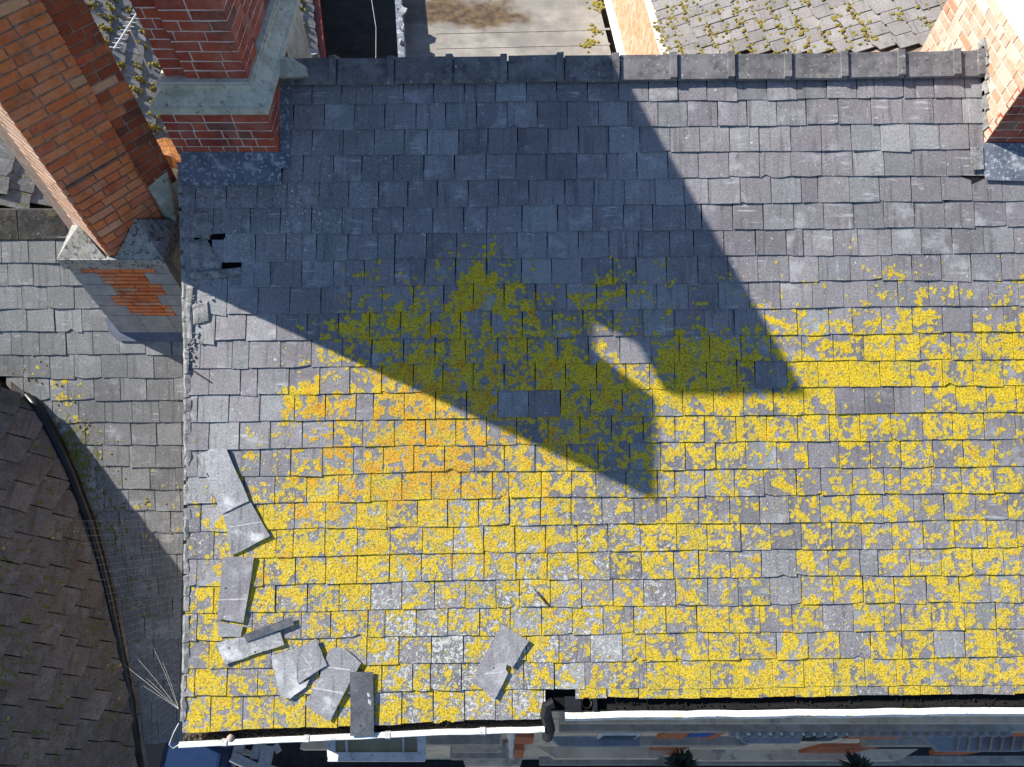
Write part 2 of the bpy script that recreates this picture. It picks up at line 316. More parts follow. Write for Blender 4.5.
def slate_geo(fr, u0, u1, vt0, vt1, vh, lift=.013, th=.006, dens=None, rough=.0022, chip=.08, rnd=None):
    """one slate: tail vt0..vt1 at u0..u1, head vh; tail raised by lift"""
    r = random.random() if rnd is None else rnd
    tail = []; n = 5
    for i in range(n+1):
        t = i/n; tail.append([u0+(u1-u0)*t, vt0+(vt1-vt0)*t+random.uniform(-rough, rough)*(.5 if i in (0, n) else 1)])
    if random.random() < chip: c = random.uniform(.004, .02); tail[0][1] += c; tail[1][1] += c*random.uniform(0, .5)
    if random.random() < chip: c = random.uniform(.004, .02); tail[n][1] += c; tail[n-1][1] += c*random.uniform(0, .5)
    if random.random() < .03: tail[random.randint(1, n-1)][1] += random.uniform(.01, .03)
    mid = (vt0+vt1)/2; s0 = [u1+random.uniform(-.002, .001), mid+(vh-mid)*.5]; s1 = [u0+random.uniform(-.001, .002), mid+(vh-mid)*.5]
    poly = tail+[s0, [u1, vh], [u0, vh], s1]; L = vh-mid
    tw = random.uniform(-.0035, .0035); lf = lift*random.uniform(.85, 1.25)
    top = []; 
    for (u, v) in poly:
        top.append(fr.p(u, v, th+lf*max(0, min(1.05, (vh-v)/L))+tw*((u-u0)/(u1-u0)-.5)*2))
    k = len(poly); bot = [p-fr.n*th for p in top]
    fs = [tuple(range(k))]+[(i, i+k, (i+1) % k+k, (i+1) % k) for i in range(k)]
    at = {'rnd': [r]*(2*k), 'lich': [], 'pale': [], 'orng': [], 'moss': []}
    r2 = random.random(); r3 = random.random()
    for p in top+bot:
        x, y = proj(p); d = dens(x, y, r2, r3) if dens else (0, 0, 0, 0)
        at['lich'].append(thr(d[0], .5, .150)); at['pale'].append(thr(d[1], .5, .095)); at['orng'].append(d[2]); at['moss'].append(thr(d[3], .5, .12))
    return top+bot, fs, at
def put_slates(geos, mat, parent, limit=300):
    """geos: list of (importance, verts, faces, attrs); biggest become objects, the rest one stuff part"""
    geos.sort(key=lambda g: -g[0])
    for g in geos[:limit]: add('slate', g[1], g[2], mat, parent, g[3])
    if len(geos) > limit:
        mb = MB()
        for g in geos[limit:]: mb.put(g[1], g[2], g[3])
        mb.build('slate_courses', mat, parent, kind='stuff')
def seen_area(vs, k):
    P = [proj(v) for v in vs[:k]]; a = 0
    P = [(min(max(x, 0), 1024), min(max(y, 0), 767)) for x, y in P]
    for i in range(len(P)): x0, y0 = P[i]; x1, y1 = P[(i+1) % len(P)]; a += x0*y1-x1*y0
    return abs(a)/2

# ------------------------------------------------------------------ ground, street, pavement, yard
def sheet(name, x0, x1, y0, y1, z, mat):
    o = add(name, [(x0, y0, z), (x1, y0, z), (x1, y1, z), (x0, y1, z)], [(0, 1, 2, 3)], mat); return tag(o, kind='structure')
sheet('ground', -300, 300, -300, 300, -.15, M_tarmac)
tag(MB().bx(-40, 40, -5.2, -2.2, -.14, 0).build('pavement', M_paving), kind='structure')
sheet('rear_yard', -8, 12, 4.3, 60, 4.2, M_yard)

# ------------------------------------------------------------------ THE HOUSE with the lichened roof
MR = Frame(O, (1, 0, 0), (0, math.cos(TH), math.sin(TH)))
house = empty('terraced_house', (1.2, 0, 0), 'terraced house with wide slate roof covered in yellow lichen', 'house')
def vtop(u): return 2.665+.011*u
GA = .2176
def vrow(k, u):
    v = -2.452+GA*(k-1)+.0105*u
    if u < -.6: v -= .022*min(1, (-.6-u)/1.6)*max(0, min(1, (1.2-v)/2.5))
    if k == 0:
        if u < .3: v = -2.452-.232+.012*u - (.075*max(0, min(1, (-.3-u)/2.2)))
        else: v = -2.452-.075+.0105*u
    return v + .0035*math.sin(u*2.3+k*1.7)
def uleft(v):
    for (a, ua), (b, ub) in zip(((-3, -2.64), (-1.75, -2.63), (.19, -2.667), (1.85, -2.755)), ((-1.75, -2.63), (.19, -2.667), (1.85, -2.755), (3, -2.79))):
        if a <= v <= b: return ua+(ub-ua)*(v-a)/(b-a)
    return -2.65
UR = 5.2
# roof deck: two slopes, dark beneath the slates
ya, za = MR.p(0, 2.66, -.03).y, MR.p(0, 2.66, -.03).z
e0 = MR.p(0, -2.62, -.03)
yb = ya+2.4; zb = za-2.4*math.tan(rad(42))
dv = []
for x in (-2.68, UR): dv += [(x, e0.y, e0.z), (x, ya, za+.011*x), (x, yb, zb), (x, yb, zb-.12), (x, ya, za-.3), (x, e0.y+.05, e0.z-.12)]
roof = add('roof', dv, [(0, 6, 7, 1), (1, 7, 8, 2), (2, 8, 9, 3), (3, 9, 10, 4), (4, 10, 11, 5), (5, 11, 6, 0), (0, 1, 2, 3, 4, 5), (11, 10, 9, 8, 7, 6)], M_void, house)
CH2 = (-2.76, -1.92)    # chimney foot on the slope
geos = []
holes = [(222, 245, 263, 271), (221, 227, 273, 290)]
for k in range(0, 25):
    u = uleft(vrow(k, -2.6)) + random.uniform(0, .01)
    off = .5 if k % 2 else 0.
    # narrow pieces at the verge
    edges = [u]
    w0 = (.10 if k % 2 else .22)*random.uniform(.8, 1.2); u += w0; edges.append(u)
    while u < UR:
        wd = .2515+random.gauss(0, .006)
        z = random.random()
        if z < .03: wd *= .55
        elif z < .05: wd *= .78
        elif z < .07: wd *= 1.15
        u += wd; edges.append(u)
    for a, b in zip(edges, edges[1:]):
        c = (a+b)/2; v0 = vrow(k, c); vm = v0+GA*.5
        if v0 > 1.93:
            if a > 3.80: continue
            if b > 3.80: b = 3.905
        if v0 > 1.55:
            if CH2[0]-.1 < c and b < CH2[1]+.07: continue
            if a < CH2[1]+.06: a = CH2[1]+.025
        if k == 0 and a < .27 < b: b = .27
        px, py = proj(MR.p(c, vm))
        skip = False
        g = .0022+random.random()*.0025
        dvt = random.gauss(0, .0028); vt0 = vrow(k, a)+dvt+random.gauss(0, .0014); vt1 = vrow(k, b)+dvt+random.gauss(0, .0014)
        if random.random() < .03: vt1 -= .012
        vh = v0+GA*1.42
        if k == 24: vh = v0+GA*.62
        # patch where slates have slipped and broken near the verge
        if 176 < px < 240 and 190 < py < 335: vt0 += random.uniform(-.03, .03); vt1 += random.uniform(-.03, .03)
        lift = .0125
        if k == 0: lift = .010
        if px < 232 and 240 < py < 300 and px > 205: continue
        vs, fs, at = slate_geo(MR, a+g, b-g, vt0, vt1, vh, lift=lift, dens=main_dens)
        if not inframe(MR.p(c, vm), 60) and not (c > 3.9): pass
        geos.append((seen_area(vs, 10) if inframe(MR.p(c, vm), 25) else 0, vs, fs, at))
# hand-set slates round the holes
for (x0, x1, yt, yh) in [(199, 222, 296, 262), (228, 257, 286, 262), (212, 224, 262, 240), (224, 250, 262.5, 238), (197, 216, 300, 288)]:
    a, v0 = MR.uv(x0, yt); b, vh = MR.uv(x1, yh)
    if yh == 262: vh = MR.uv(x1, 270.5)[1] if x0 > 220 else vh
    vs, fs, at = slate_geo(MR, a, b, v0, v0+random.uniform(-.01, .01), vh, lift=.008, dens=main_dens)
    geos.append((seen_area(vs, 10), vs, fs, at))
put_slates(geos, M_slate, roof)
# lead apron below the chimney foot, and beside the right chimney
def lead_poly(pts, w_=.03, name='lead_flashing', mat=M_lead, parent=roof, fr=MR, t=.006):
    P = [fr.at(x, y, w_) for x, y in pts]
    return MB().slab(P[::-1], fr.n, t).build(name, mat, parent)
lead_poly([(181, 152), (281, 152), (281, 184), (262, 186), (240, 184), (214, 187), (181, 184)], .034)
lead_poly([(278, 74), (290, 74), (289, 155), (289, 168), (281, 168)], .034)
lead_poly([(984, 143), (1040, 143), (1060, 182), (1024, 181), (986, 180), (980, 150)], .036)
lead_poly([(971, 147), (983, 147), (984, 169), (972, 170)], .045, 'mortar_patch', M_cement)
# broken mortar along the left verge
def lump(name, pts, h, mat=M_cement, parent=roof, fr=MR, base=.012):
    """irregular mortar patch: jittered outline, domed top"""
    out = []
    for i in range(len(pts)):
        (xa, ya_), (xb, yb_) = pts[i], pts[(i+1) % len(pts)]
        for t in (0, .5): out.append((xa+(xb-xa)*t+random.uniform(-1, 1), ya_+(yb_-ya_)*t+random.uniform(-1, 1)))
    cx = sum(p[0] for p in out)/len(out); cy = sum(p[1] for p in out)/len(out); k = len(out)
    vs = [fr.at(x, y, base) for x, y in out]+[fr.at(cx+(x-cx)*.8, cy+(y-cy)*.8, base+h*random.uniform(.7, 1.2)) for x, y in out]+[fr.at(cx, cy, base+h*1.2)]
    fs = [((i+1) % k, i, i+k, (i+1) % k+k)[::-1] for i in range(k)]+[(i+k, (i+1) % k+k, 2*k)[::-1] for i in range(k)]
    vs = vs
    return add(name, vs, [f[::-1] for f in fs], mat, parent)
for pts in [[(191, 212), (206, 210), (212, 226), (209, 240), (190, 238)], [(189, 240), (205, 238), (222, 262), (220, 268), (190, 268)],
            [(186, 272), (240, 268), (246, 274), (220, 279), (188, 281)], [(192, 304), (208, 300), (211, 322), (191, 326)], [(186, 284), (193, 282), (192, 345), (187, 345)],
            [(212, 186), (222, 184), (226, 196), (216, 202)], [(184, 350), (189, 350), (189, 376), (184, 376)]]: lump('mortar_patch', pts, .018)
# verge fillet of mortar all down the edge
v = -2.70
while v < 1.58:
    ln = random.uniform(.07, .26); n = max(2, int(ln/.035)); vs = []; fs = []; wd = random.uniform(.016, .05)
    for i in range(n+1):
        vv_ = v+ln*i/n; ul = uleft(vv_); j = random.uniform(-.004, .004); e_ = .85 if i in (0, n) else random.uniform(.8, 1.15)
        vs += [MR.p(ul-.010+j, vv_, -.06), MR.p(ul-.013+j, vv_, .014+random.uniform(-.004, .003)), MR.p(ul+.006+j*1.5, vv_, .022*e_+random.uniform(-.003, .004)), MR.p(ul+wd*e_+random.uniform(-.008, .008), vv_, .017+random.uniform(-.003, .003)), MR.p(ul+wd*e_+.004, vv_, .0)]
    for i in range(n):
        for q in range(4): fs.append((i*5+q, i*5+q+1, i*5+6+q, i*5+5+q)[::-1])
    fs += [(0, 1, 2, 3, 4), tuple(range(n*5, n*5+5))[::-1]]
    add('verge_mortar', vs, fs, M_cement, roof); v += ln+random.choice((.004, .008, .02, .035))
cr_ = MB()
for i in range(170):
    y = random.uniform(185, 372); x = 188+abs(random.gauss(0, 10)) if y < 345 else 187+abs(random.gauss(0, 4))
    cr_.blob(MR.at(x, y, .022), random.uniform(.004, .013), .6)
cr_.build('mortar_crumbs', M_cement, roof, kind='stuff')
# ridge tiles
ct, st_ = math.cos(TH), math.sin(TH); tr = rad(40)
def ridge_tile(u0, u1, collar=True):
    def prof(g):   # (dy, dz) about the apex
        L = .205; t2 = .03
        a = [(-L*ct, -L*st_), (-.035*ct, -.035*st_), (0, .004), (.035*math.cos(tr), -.035*math.sin(tr)), (L*math.cos(tr), -L*math.sin(tr))]
        return [(y*(1+g*.6), z+t2+g) for y, z in a]+[(y*(1+g*.6), z+t2-.018) for y, z in a[::-1]]
    mb = MB(); stn = [(u0, 0), (u1-.055, 0), (u1-.055, .022), (u1, .024), (u1, .024)] if collar else [(u0, 0), (u1, 0)]
    vs = []; 
    j = random.uniform(-.006, .006); tl = random.uniform(-.006, .006)
    for (u, g) in stn:
        ap = MR.p(u, vtop(u)+.02, .03)
        vs += [ap+Vec((0, y+j, z+tl*(u-u0)/.46)) for y, z in prof(g)]
    k = 10; fs = []
    for i in range(len(stn)-1):
        for q in range(k): fs.append((i*k+q, i*k+(q+1) % k, (i+1)*k+(q+1) % k, (i+1)*k+q))
    fs += [tuple(range(k))[::-1], tuple(range((len(stn)-1)*k, len(stn)*k))]
    return add('ridge_tile', vs, fs, M_ridge, roof)
rx = [276, 338, 395, 453, 507, 563, 618, 675, 732, 788, 844, 900, 955, 980]
ru = [MR.uv(x, 62)[0] for x in rx]
for a, b in zip(ru, ru[1:]): ridge_tile(a+.012, b, True)
for x in rx[1:-1]:
    if random.random() < .8: lump('bedding_mortar', [(x-random.uniform(5, 14), 76-(x-280)*.0105), (x+2, 75-(x-280)*.0105), (x+3, 79-(x-280)*.0105), (x-8, 79.5-(x-280)*.0105)], .02, M_cement, base=.032)
for (a, b) in [(345, 358), (368, 396), (425, 452), (452, 470), (300, 330)]:
    y = 78-(a-280)*.0105; lump('bedding_mortar', [(a, y-3), (b, y-4), (b, y+2), (a, y+2.5)], .02, M_cement, base=.03)
lump('mortar_flaunching', [(274, 58), (292, 57), (306, 66), (309, 76), (296, 79), (276, 79)], .07, M_stone, base=.06)
# walls of the house
hw = MB(); hw.bx(-2.58, UR, -2.0, 4.5, -.1, 8.45)
hw.put([(-2.58, -2.0, 8.45), (-2.58, 4.5, 8.45), (-2.58, ya, za-.35), (UR, -2.0, 8.45), (UR, 4.5, 8.45), (UR, ya, za-.35)], [(0, 2, 1), (3, 4, 5), (0, 3, 5, 2), (1, 2, 5, 4)])
wall = hw.build('wall', M_facade, house)

# gutters
def path(pts, plane_w=None, y=None): return [MR.at(a, b, plane_w) if plane_w is not None else at_y(a, b, y) for a, b in pts]
# left white gutter: follows the sagging eave
tl = [MR.p(u, vrow(0, u), 0) for u in (-2.66, -2.0, -1.2, -.5, .26)]
lp = [Vec((p.x, p.y+.022-.006*max(0, -p.x-.4)*.4, p.z-.045-.02*max(0, -p.x)*.5)) for p in tl]
lq = []
for a, b in zip(lp, lp[1:]):
    for i in range(5): lq.append(a.lerp(b, i/5)+Vec((0, random.uniform(-.003, .003), random.uniform(-.003, .003))))
lp0 = lp; lq.append(lp[-1])
prof = [(-.05, .0), (-.045, -.06), (-.01, -.085), (.035, -.085), (.08, -.06), (.080, .026), (.085, .034), (.122, .028), (.125, .012), (.100, .0), (.095, -.06), (.04, -.096), (-.012, -.096), (-.054, -.065), (-.06, .0)]
g1 = MB().sweep(lq, prof); gut = g1.build('gutter', M_white, house)
MB().sweep([lp[0], lp[0]+Vec((.006, 0, 0))], prof).build('gutter_end', M_white, gut)
for f in (.55, 1.45, 2.3, 3.35):
    i0 = int(f); p = lp[i0].lerp(lp[i0+1], f-i0); MB().sweep([p-Vec((.022, 0, 0)), p+Vec((.022, 0, 0))], [(.072, .02), (.082, .040), (.126, .034), (.131, .006), (.104, -.006)]).build('gutter_clip', M_clip, gut)
db = MB()
bed = MB().sweep([p+Vec((.0, 0, .0)) for p in lp], [(-.045, -.05), (.0, -.05), (.04, -.035), (.079, -.028)])
bedo = bed.build('gutter_silt', M_dirt, gut)
for i in range(900):
    t = random.random()**.8*3.0; 
    if random.random() < .25: t = random.random()*4
    i0 = min(3, int(t)); f = t-i0; p = lp[i0].lerp(lp[i0+1], f)
    r = random.uniform(.004, .013); db.blob(p+Vec((0, -random.uniform(.0, .072), -.03+random.uniform(0, .014))), r)
db.build('gutter_debris', M_dirt, gut, kind='stuff')
# right black gutter
tr_ = [MR.p(u, -2.527+.0105*u, 0) for u in (.30, 1.5, 3.0, UR)]
rp = [Vec((p.x, p.y-.035, p.z-.02)) for p in tr_]
prof2 = [(-.055, .018), (-.048, -.03), (-.015, -.055), (.02, -.058), (.05, -.035), (.052, .0), (.054, .018), (.060, .018), (.058, -.004), (.056, -.042), (.022, -.067), (-.018, -.063), (-.055, -.034), (-.062, .018)]
gut2 = MB().sweep(rp, prof2).build('gutter', M_black, house)
MB().sweep([p for p in rp], [(-.048, -.035), (.0, -.045), (.045, -.04)]).build('gutter_silt', M_void, gut2)
rb = MB()
for i in range(260):
    u = random.uniform(.8, 4.4); p = MR.p(u, -2.527+.0105*u, 0); rb.blob(p+Vec((0, -.035-random.uniform(-.03, .05), -.04)), random.uniform(.004, .009))
rb.build('gutter_debris', M_void, gut2, kind='stuff')
def ox(px, py, pz): return at_z(px, py, pz)
# joint union with round socket, capped over the channel
ju = MR.uv(586, 707)[0]; c0 = MR.p(ju, -2.527+.0105*ju, 0)+Vec((0, -.042, .012))
jb = MB(); k = 20
vs = []
for rr, zz in ((.034, .012), (.034, -.05), (.041, .018), (.041, .004)): vs += [c0+Vec((rr*math.cos(6.2832*i/k), rr*math.sin(6.2832*i/k), zz)) for i in range(k)]
fs = []
for i in range(k): j = (i+1) % k; fs += [(i, j, k+j, k+i), (2*k+i, 2*k+j, j, i), (3*k+i, 3*k+j, 2*k+j, 2*k+i)]
jb.put(vs, fs)
jb.build('outlet_socket', M_black, gut2)
MB().bx(c0.x-.17, c0.x-.043, c0.y-.055, c0.y+.05, c0.z-.02, c0.z+.004).bx(c0.x+.043, c0.x+.085, c0.y-.055, c0.y+.05, c0.z-.02, c0.z+.004).bx(c0.x-.043, c0.x+.043, c0.y+.042, c0.y+.05, c0.z-.02, c0.z+.003).build('gutter_union', M_black, gut2)
MB().bx(c0.x-.045, c0.x+.045, c0.y-.04, c0.y+.04, c0.z-.075, c0.z-.05).build('outlet_pipe', M_void, gut2)
# elbow dropping from black gutter to the white one
e = rp[0]
MB().tube([e+Vec((.03, .0, .0)), e+Vec((-.02, -.02, -.0)), e+Vec((-.03, -.08, -.03)), e+Vec((.0, -.17, -.12)), e+Vec((.0, -.19, -.5))], .048, 12).build('downpipe_elbow', M_black, gut2)
# white painted cornice under the right gutter
cp = [Vec((u, rp[0].y+ (rp[-1].y-rp[0].y)*(u-.3)/(UR-.3), rp[0].z+(rp[-1].z-rp[0].z)*(u-.3)/(UR-.3))) for u in (.42, 1.5, 3., UR)]
cq = []
for a, b in zip(cp, cp[1:]):
    for i in range(10): cq.append(a.lerp(b, i/10)+Vec((0, random.uniform(-.004, .004), random.uniform(-.003, .003))))
cq.append(cp[-1])
cor = MB().sweep(cq, [(.060, -.08), (.066, .012), (.072, .018), (.112, .012), (.116, -.012), (.12, -.06), (.11, -.16), (-.02, -.18)]).build('cornice', M_paint, house)
tail0 = lp[-1]
MB().bx(-2.3, .3, -2.28, -1.99, 8.2, 8.42).build('soffit', M_ledge, house)

# ---- street facade, seen steeply from above
def ledge(pxs, y_front, z, th=.12, mat=M_ledge, name='ledge', ywall=-2.0, parent=wall, skew=0):
    x0, x1 = pxs; a = at_z(x0, 740, z).x; b = at_z(x1, 740, z).x
    yf = y_front
    mb = MB()
    if skew: mb.slab([(a, ywall, z), (a+skew, yf, z), (b-skew, yf, z), (b, ywall, z)], (0, 0, 1), th)
    else: mb.bx(a, b, yf, ywall, z-th, z)
    return mb.build(name, mat, parent)
def zfor(py, y):   # height at which a point at depth y shows on row py
    return at_y(600, py, y).z
def fx(px, y, z): 
    p = C; D = (Vec((0, y, z))-C).dot(FW); return (px-512)/F*D
def wall_patch(x0, x1, y0, y1, mat, name, y=-2.0, proud=.012, parent=None):
    zt = zfor(y0, y-proud); zb_ = zfor(y1, y-proud); a = fx(x0, y, zt); b = fx(x1, y, zt)
    return MB().bx(a, b, y-proud, y+.02, zb_, zt).build(name, mat, parent or wall)
def shelf(x0, x1, ya_, yb_, mat, name, depth, th=.1, skew=0):
    """ledge whose front edge shows on row yb_ and back edge at row ya_ approx"""
    yf = -2.0-depth; z = zfor(yb_, yf); a = fx(x0, yf, z); b = fx(x1, yf, z); mb = MB()
    if skew: mb.slab([(a-skew, -1.99, z), (a, yf, z), (b, yf, z), (b+skew, -1.99, z)], (0, 0, 1), th)
    else: mb.bx(a, b, yf, -1.99, z-th, z)
    return mb.build(name, mat, wall)
facade_jobs = True
exec('''
shelf(560, 1100, 0, 722, M_ledge, 'string_course', .20, .10)
shelf(560, 1100, 0, 723.5, M_facade, 'string_course', .215, .05)
shelf(560, 1100, 0, 731, M_ledge, 'string_course', .14, .2)
for i, (a, b) in enumerate([(668, 694), (715, 728), (868, 922), (1000, 1060)]): wall_patch(a, b, 732, 739, M_fbrick, 'brick_panel', proud=.05)
wall_patch(694, 716, 733, 737, M_sign, 'street_sign', proud=.07)
shelf(640, 748, 0, 745, M_ledge, 'window_hood', .11, .3)
shelf(746, 800, 0, 743, M_flead, 'bay_roof', .12, .1, .1)
shelf(870, 950, 0, 745, M_ledge, 'window_hood', .11, .3)
shelf(940, 1024, 0, 751, M_flead, 'bay_roof', .22, .12, .2)
for i in range(7): 
    z = zfor(751, -2.22)+.012; x = fx(955+i*11, -2.2, z); MB().box((x, -2.215, z-.012), (.03, 0, 0), (.10, .21, .03), (0, 0, .03)).build('lead_roll', M_ledge, wall)
for i, (a, b) in enumerate([(655, 690), (822, 880), (975, 1012)]): wall_patch(a, b, 747, 755, M_fbrick, 'brick_panel', proud=.05)
shelf(700, 900, 0, 760, M_facade, 'bay_roof', .15, .3, .35)
shelf(715, 880, 0, 758, M_ledge, 'bay_cover', .10, .06, .25)
shelf(540, 1100, 0, 764, M_ledge, 'string_course', .12, .4)
shelf(560, 640, 0, 746, M_flead, 'bay_roof', .12, .2, .15)
shelf(555, 660, 0, 758, M_facade, 'bay_roof', .16, .3, .3)
shelf(300, 340, 0, 749, M_facade, 'window_hood', .2, .2)
shelf(424, 500, 0, 744, M_ledge, 'string_course', .2, .2)
shelf(452, 502, 0, 752, M_facade, 'window_hood', .22, .08)
shelf(450, 506, 0, 758, M_ledge, 'window_hood', .24, .4)
shelf(465, 520, 0, 766, M_facade, 'bay_roof', .26, .3, .1)
wall_patch(515, 534, 737, 744, M_fbrick, 'brick_panel', proud=.16)
wall_patch(514, 524, 750, 758, M_fbrick, 'brick_panel', proud=.16)
''')
# small dentil blocks under the top string course
for i in range(26):
    z = zfor(731, -2.14); x = fx(732+i*11, -2.14, z); MB().bx(x, x+.045, -2.19, -2.14, z-.16, z-.01).build('dentil', M_flead, wall)
# dark windows high on the wall
for (a, b) in [(745, 850), (950, 1000), (600, 640)]:
    wn = wall_patch(a, b, 735, 741, M_white, 'window', proud=.03); 
    zt = zfor(735.5, -2.03); zb_ = zfor(740.5, -2.03); MB().bx(fx(a+3, -2.03, zt), fx(b-3, -2.03, zt), -2.04, -2.03, zb_, zt).build('pane', M_glass, wn)
# white downpipe
zt = 8.3; xd = fx(511, -2.32, 7.6)
MB().tube([(xd, -2.34, 8.35), (xd, -2.33, 7.2), (xd, -2.12, 6.4), (xd, -2.12, 0)], .04, 10).build('downpipe', M_white, house)
# open top-hung window below the gutter
zw = zfor(757, -2.50) if False else 7.35
P = lambda px, py, z=7.55: at_z(px, py, z)
wa, wb, wc, wd_ = P(331, 731), P(421, 730), P(422, 757), P(332, 757)
win = MB()
def bar(mb, a, b, wdt, h=.05):
    a = Vec(a); b = Vec(b); d = (b-a).normalized(); s = d.cross(Vec((0, 0, 1))).normalized(); mb.box(a-s*wdt/2-Vec((0, 0, h/2)), b-a, s*wdt, Vec((0, 0, h)))
dx = Vec((.03, 0, 0))
bar(win, wd_-dx, wc+dx, .075); bar(win, wa, wd_, .075, .048); bar(win, wb, wc, .075, .048); bar(win, wa, wb, .07, .046)
wf = win.build('window', M_white, wall)
bz = Vec((0, 0, -.012)); MB().slab([wa+bz, wd_+bz, wc+bz, wb+bz], (0, 0, 1), .006).build('pane', M_felt if False else simple('blind', (.33, .30, .2), (.42, .39, .27), 5, .3), wf)
cb = MB()
for f in (.17, .80): bar(cb, wa.lerp(wb, f), wd_.lerp(wc, f), .02, .03)
cb.build('glazing_bar', M_white, wf)
MB().bx(fx(289, -2.3, 8.0), fx(301, -2.3, 8.0), -2.36, -2.2, 7.7, 7.95).build('hopper', M_black, house)
# gutter bracket hanging off the left end
b0 = lp[0]
MB().tube([b0+Vec((-.03, .05, .05)), b0+Vec((-.05, -.02, .06)), b0+Vec((-.09, -.10, .0)), b0+Vec((-.06, -.125, -.02)), b0+Vec((.0, -.10, .02))], .004, 6).build('gutter_bracket', M_white, gut)

# ------------------------------------------------------------------ LEFT NEIGHBOUR: lower roof with dark wing
P0L = C+ray(113, 335)*6.9; TL = rad(38)
LR = Frame(P0L, (1, 0, 0), (0, math.cos(TL), math.sin(TL)))
nh = empty('terraced_house', (-5, 0, 0), 'lower neighbouring house at left with plain grey slate roof and dark wing', 'house')
VAL = [(-2, 358), (8, 383), (40, 405), (60, 440), (75, 470), (95, 530), (115, 600), (135, 690), (145, 767), (150, 830)]
VP = [LR.at(x, y) for x, y in VAL]
def valley(y):
    for a, b in zip(VP, VP[1:]):
        if b.y <= y <= a.y: return a.lerp(b, (a.y-y)/(a.y-b.y))
    return VP[0] if y > VP[0].y else VP[-1]
vr = 1.15                                    # ridge
lroof = MB().slab([LR.p(-3.2, vr, -.03), LR.p(-3.2, -4.05, -.03), LR.p(1.24, -4.05, -.03), LR.p(1.24, vr, -.03)], LR.n, .1).build('roof', M_void, nh)
def left_dens(px, py, r2, r3):
    y = .42*gauss(px, py, 38, 371, 26, 7)+.5*gauss(px, py, 70, 402, 18, 26)+.4*gauss(px, py, 92, 436, 16, 12)+.22*gauss(px, py, 160, 510, 30, 30)+.3*gauss(px, py, 125, 465, 20, 8)+.15*gauss(px, py, 170, 535, 20, 12)
    m = .75*gauss(px, py, 72, 455, 24, 40)+.5*gauss(px, py, 110, 520, 22, 40)+.3*gauss(px, py, 140, 610, 30, 40)+.02
    return min(.8, y*(.5+r3)), .05*r3, -.06, min(.85, m)
r0 = LR.uv(100, 331.5)[1]; GL = .2225; geos = []
for k in range(-19, 6):
    vt = r0+GL*k
    if vt > vr-.05: break
    u = -3.2+(.13 if k % 2 else 0)+random.uniform(-.02, .02)
    while u < 1.22:
        wd = .258+random.gauss(0, .008)
        if random.random() < .04: wd *= .7
        b = min(u+wd, 1.22); c = (u+b)/2; q = LR.p(c, vt+GL/2); vy = valley(q.y)
        if q.x > vy.x-.16 and inframe(q, 60) and b-u > .04:
            j = random.gauss(0, .005)
            vs, fs, at = slate_geo(LR, u+.003, b-.003, vt+j+random.gauss(0, .003), vt+j+random.gauss(0, .003), min(vt+GL*1.4, vr), lift=.013, dens=left_dens, rough=.003, chip=.12)
            geos.append((seen_area(vs, 10), vs, fs, at))
        u = b
put_slates(geos, M_slate_g, lroof)
lead_poly([(104, 318), (118, 318), (186, 318), (190, 352), (187, 342), (120, 341), (112, 336)], .03, 'lead_flashing', M_lead_b, lroof, LR)  # apron of lead plus the shadow on the slates, painted as one sheet
# ridge band
ap = LR.p(0, vr, 0)
for i in range(8):
    x1 = LR.o.x+.08-.46*i; x0 = x1-.45; y, z = ap.y, ap.z+.02
    vs = []
    for x in (x0, x1): vs += [(x, y-.20, z-.15), (x, y-.03, z-.01), (x, y+.02, z+.02), (x, y+.07, z-.01), (x, y+.2, z-.16), (x, y+.2, z-.18), (x, y-.2, z-.17)]
    if x1 < -3.6: add('ridge_tile', vs, [(0, 7, 8, 1), (1, 8, 9, 2), (2, 9, 10, 3), (3, 10, 11, 4), (4, 11, 12, 5), (5, 12, 13, 6), (6, 13, 7, 0), (0, 1, 2, 3, 4, 5, 6), (13, 12, 11, 10, 9, 8, 7)], M_ridge_d, lroof)
add('roof_slope', [(-7.2, ap.y+.02, ap.z-.04), (-2.7, ap.y+.02, ap.z-.04), (-2.7, ap.y+1.3, ap.z-1.4), (-7.2, ap.y+1.3, ap.z-1.4)], [(0, 1, 2, 3)], M_slate_d, nh)
# moss clumps at joints
mb = MB()
for (x, y, n_, s_) in [(40, 372, 14, 16), (66, 396, 22, 10), (84, 425, 18, 8), (118, 440, 6, 4), (112, 463, 10, 12), (127, 480, 6, 6), (150, 500, 8, 10), (170, 528, 8, 8), (80, 460, 40, 18), (95, 500, 34, 20), (135, 600, 20, 22)]:
    for _ in range(n_):
        xx, yy = x+random.gauss(0, s_*.6), y+random.gauss(0, s_*.5)
        if xx < 183 and random.random() < .6: mb.blob(LR.at(xx, yy, .016), random.uniform(.006, .015), .4)
mb.build('moss', M_cmoss, lroof, kind='stuff')
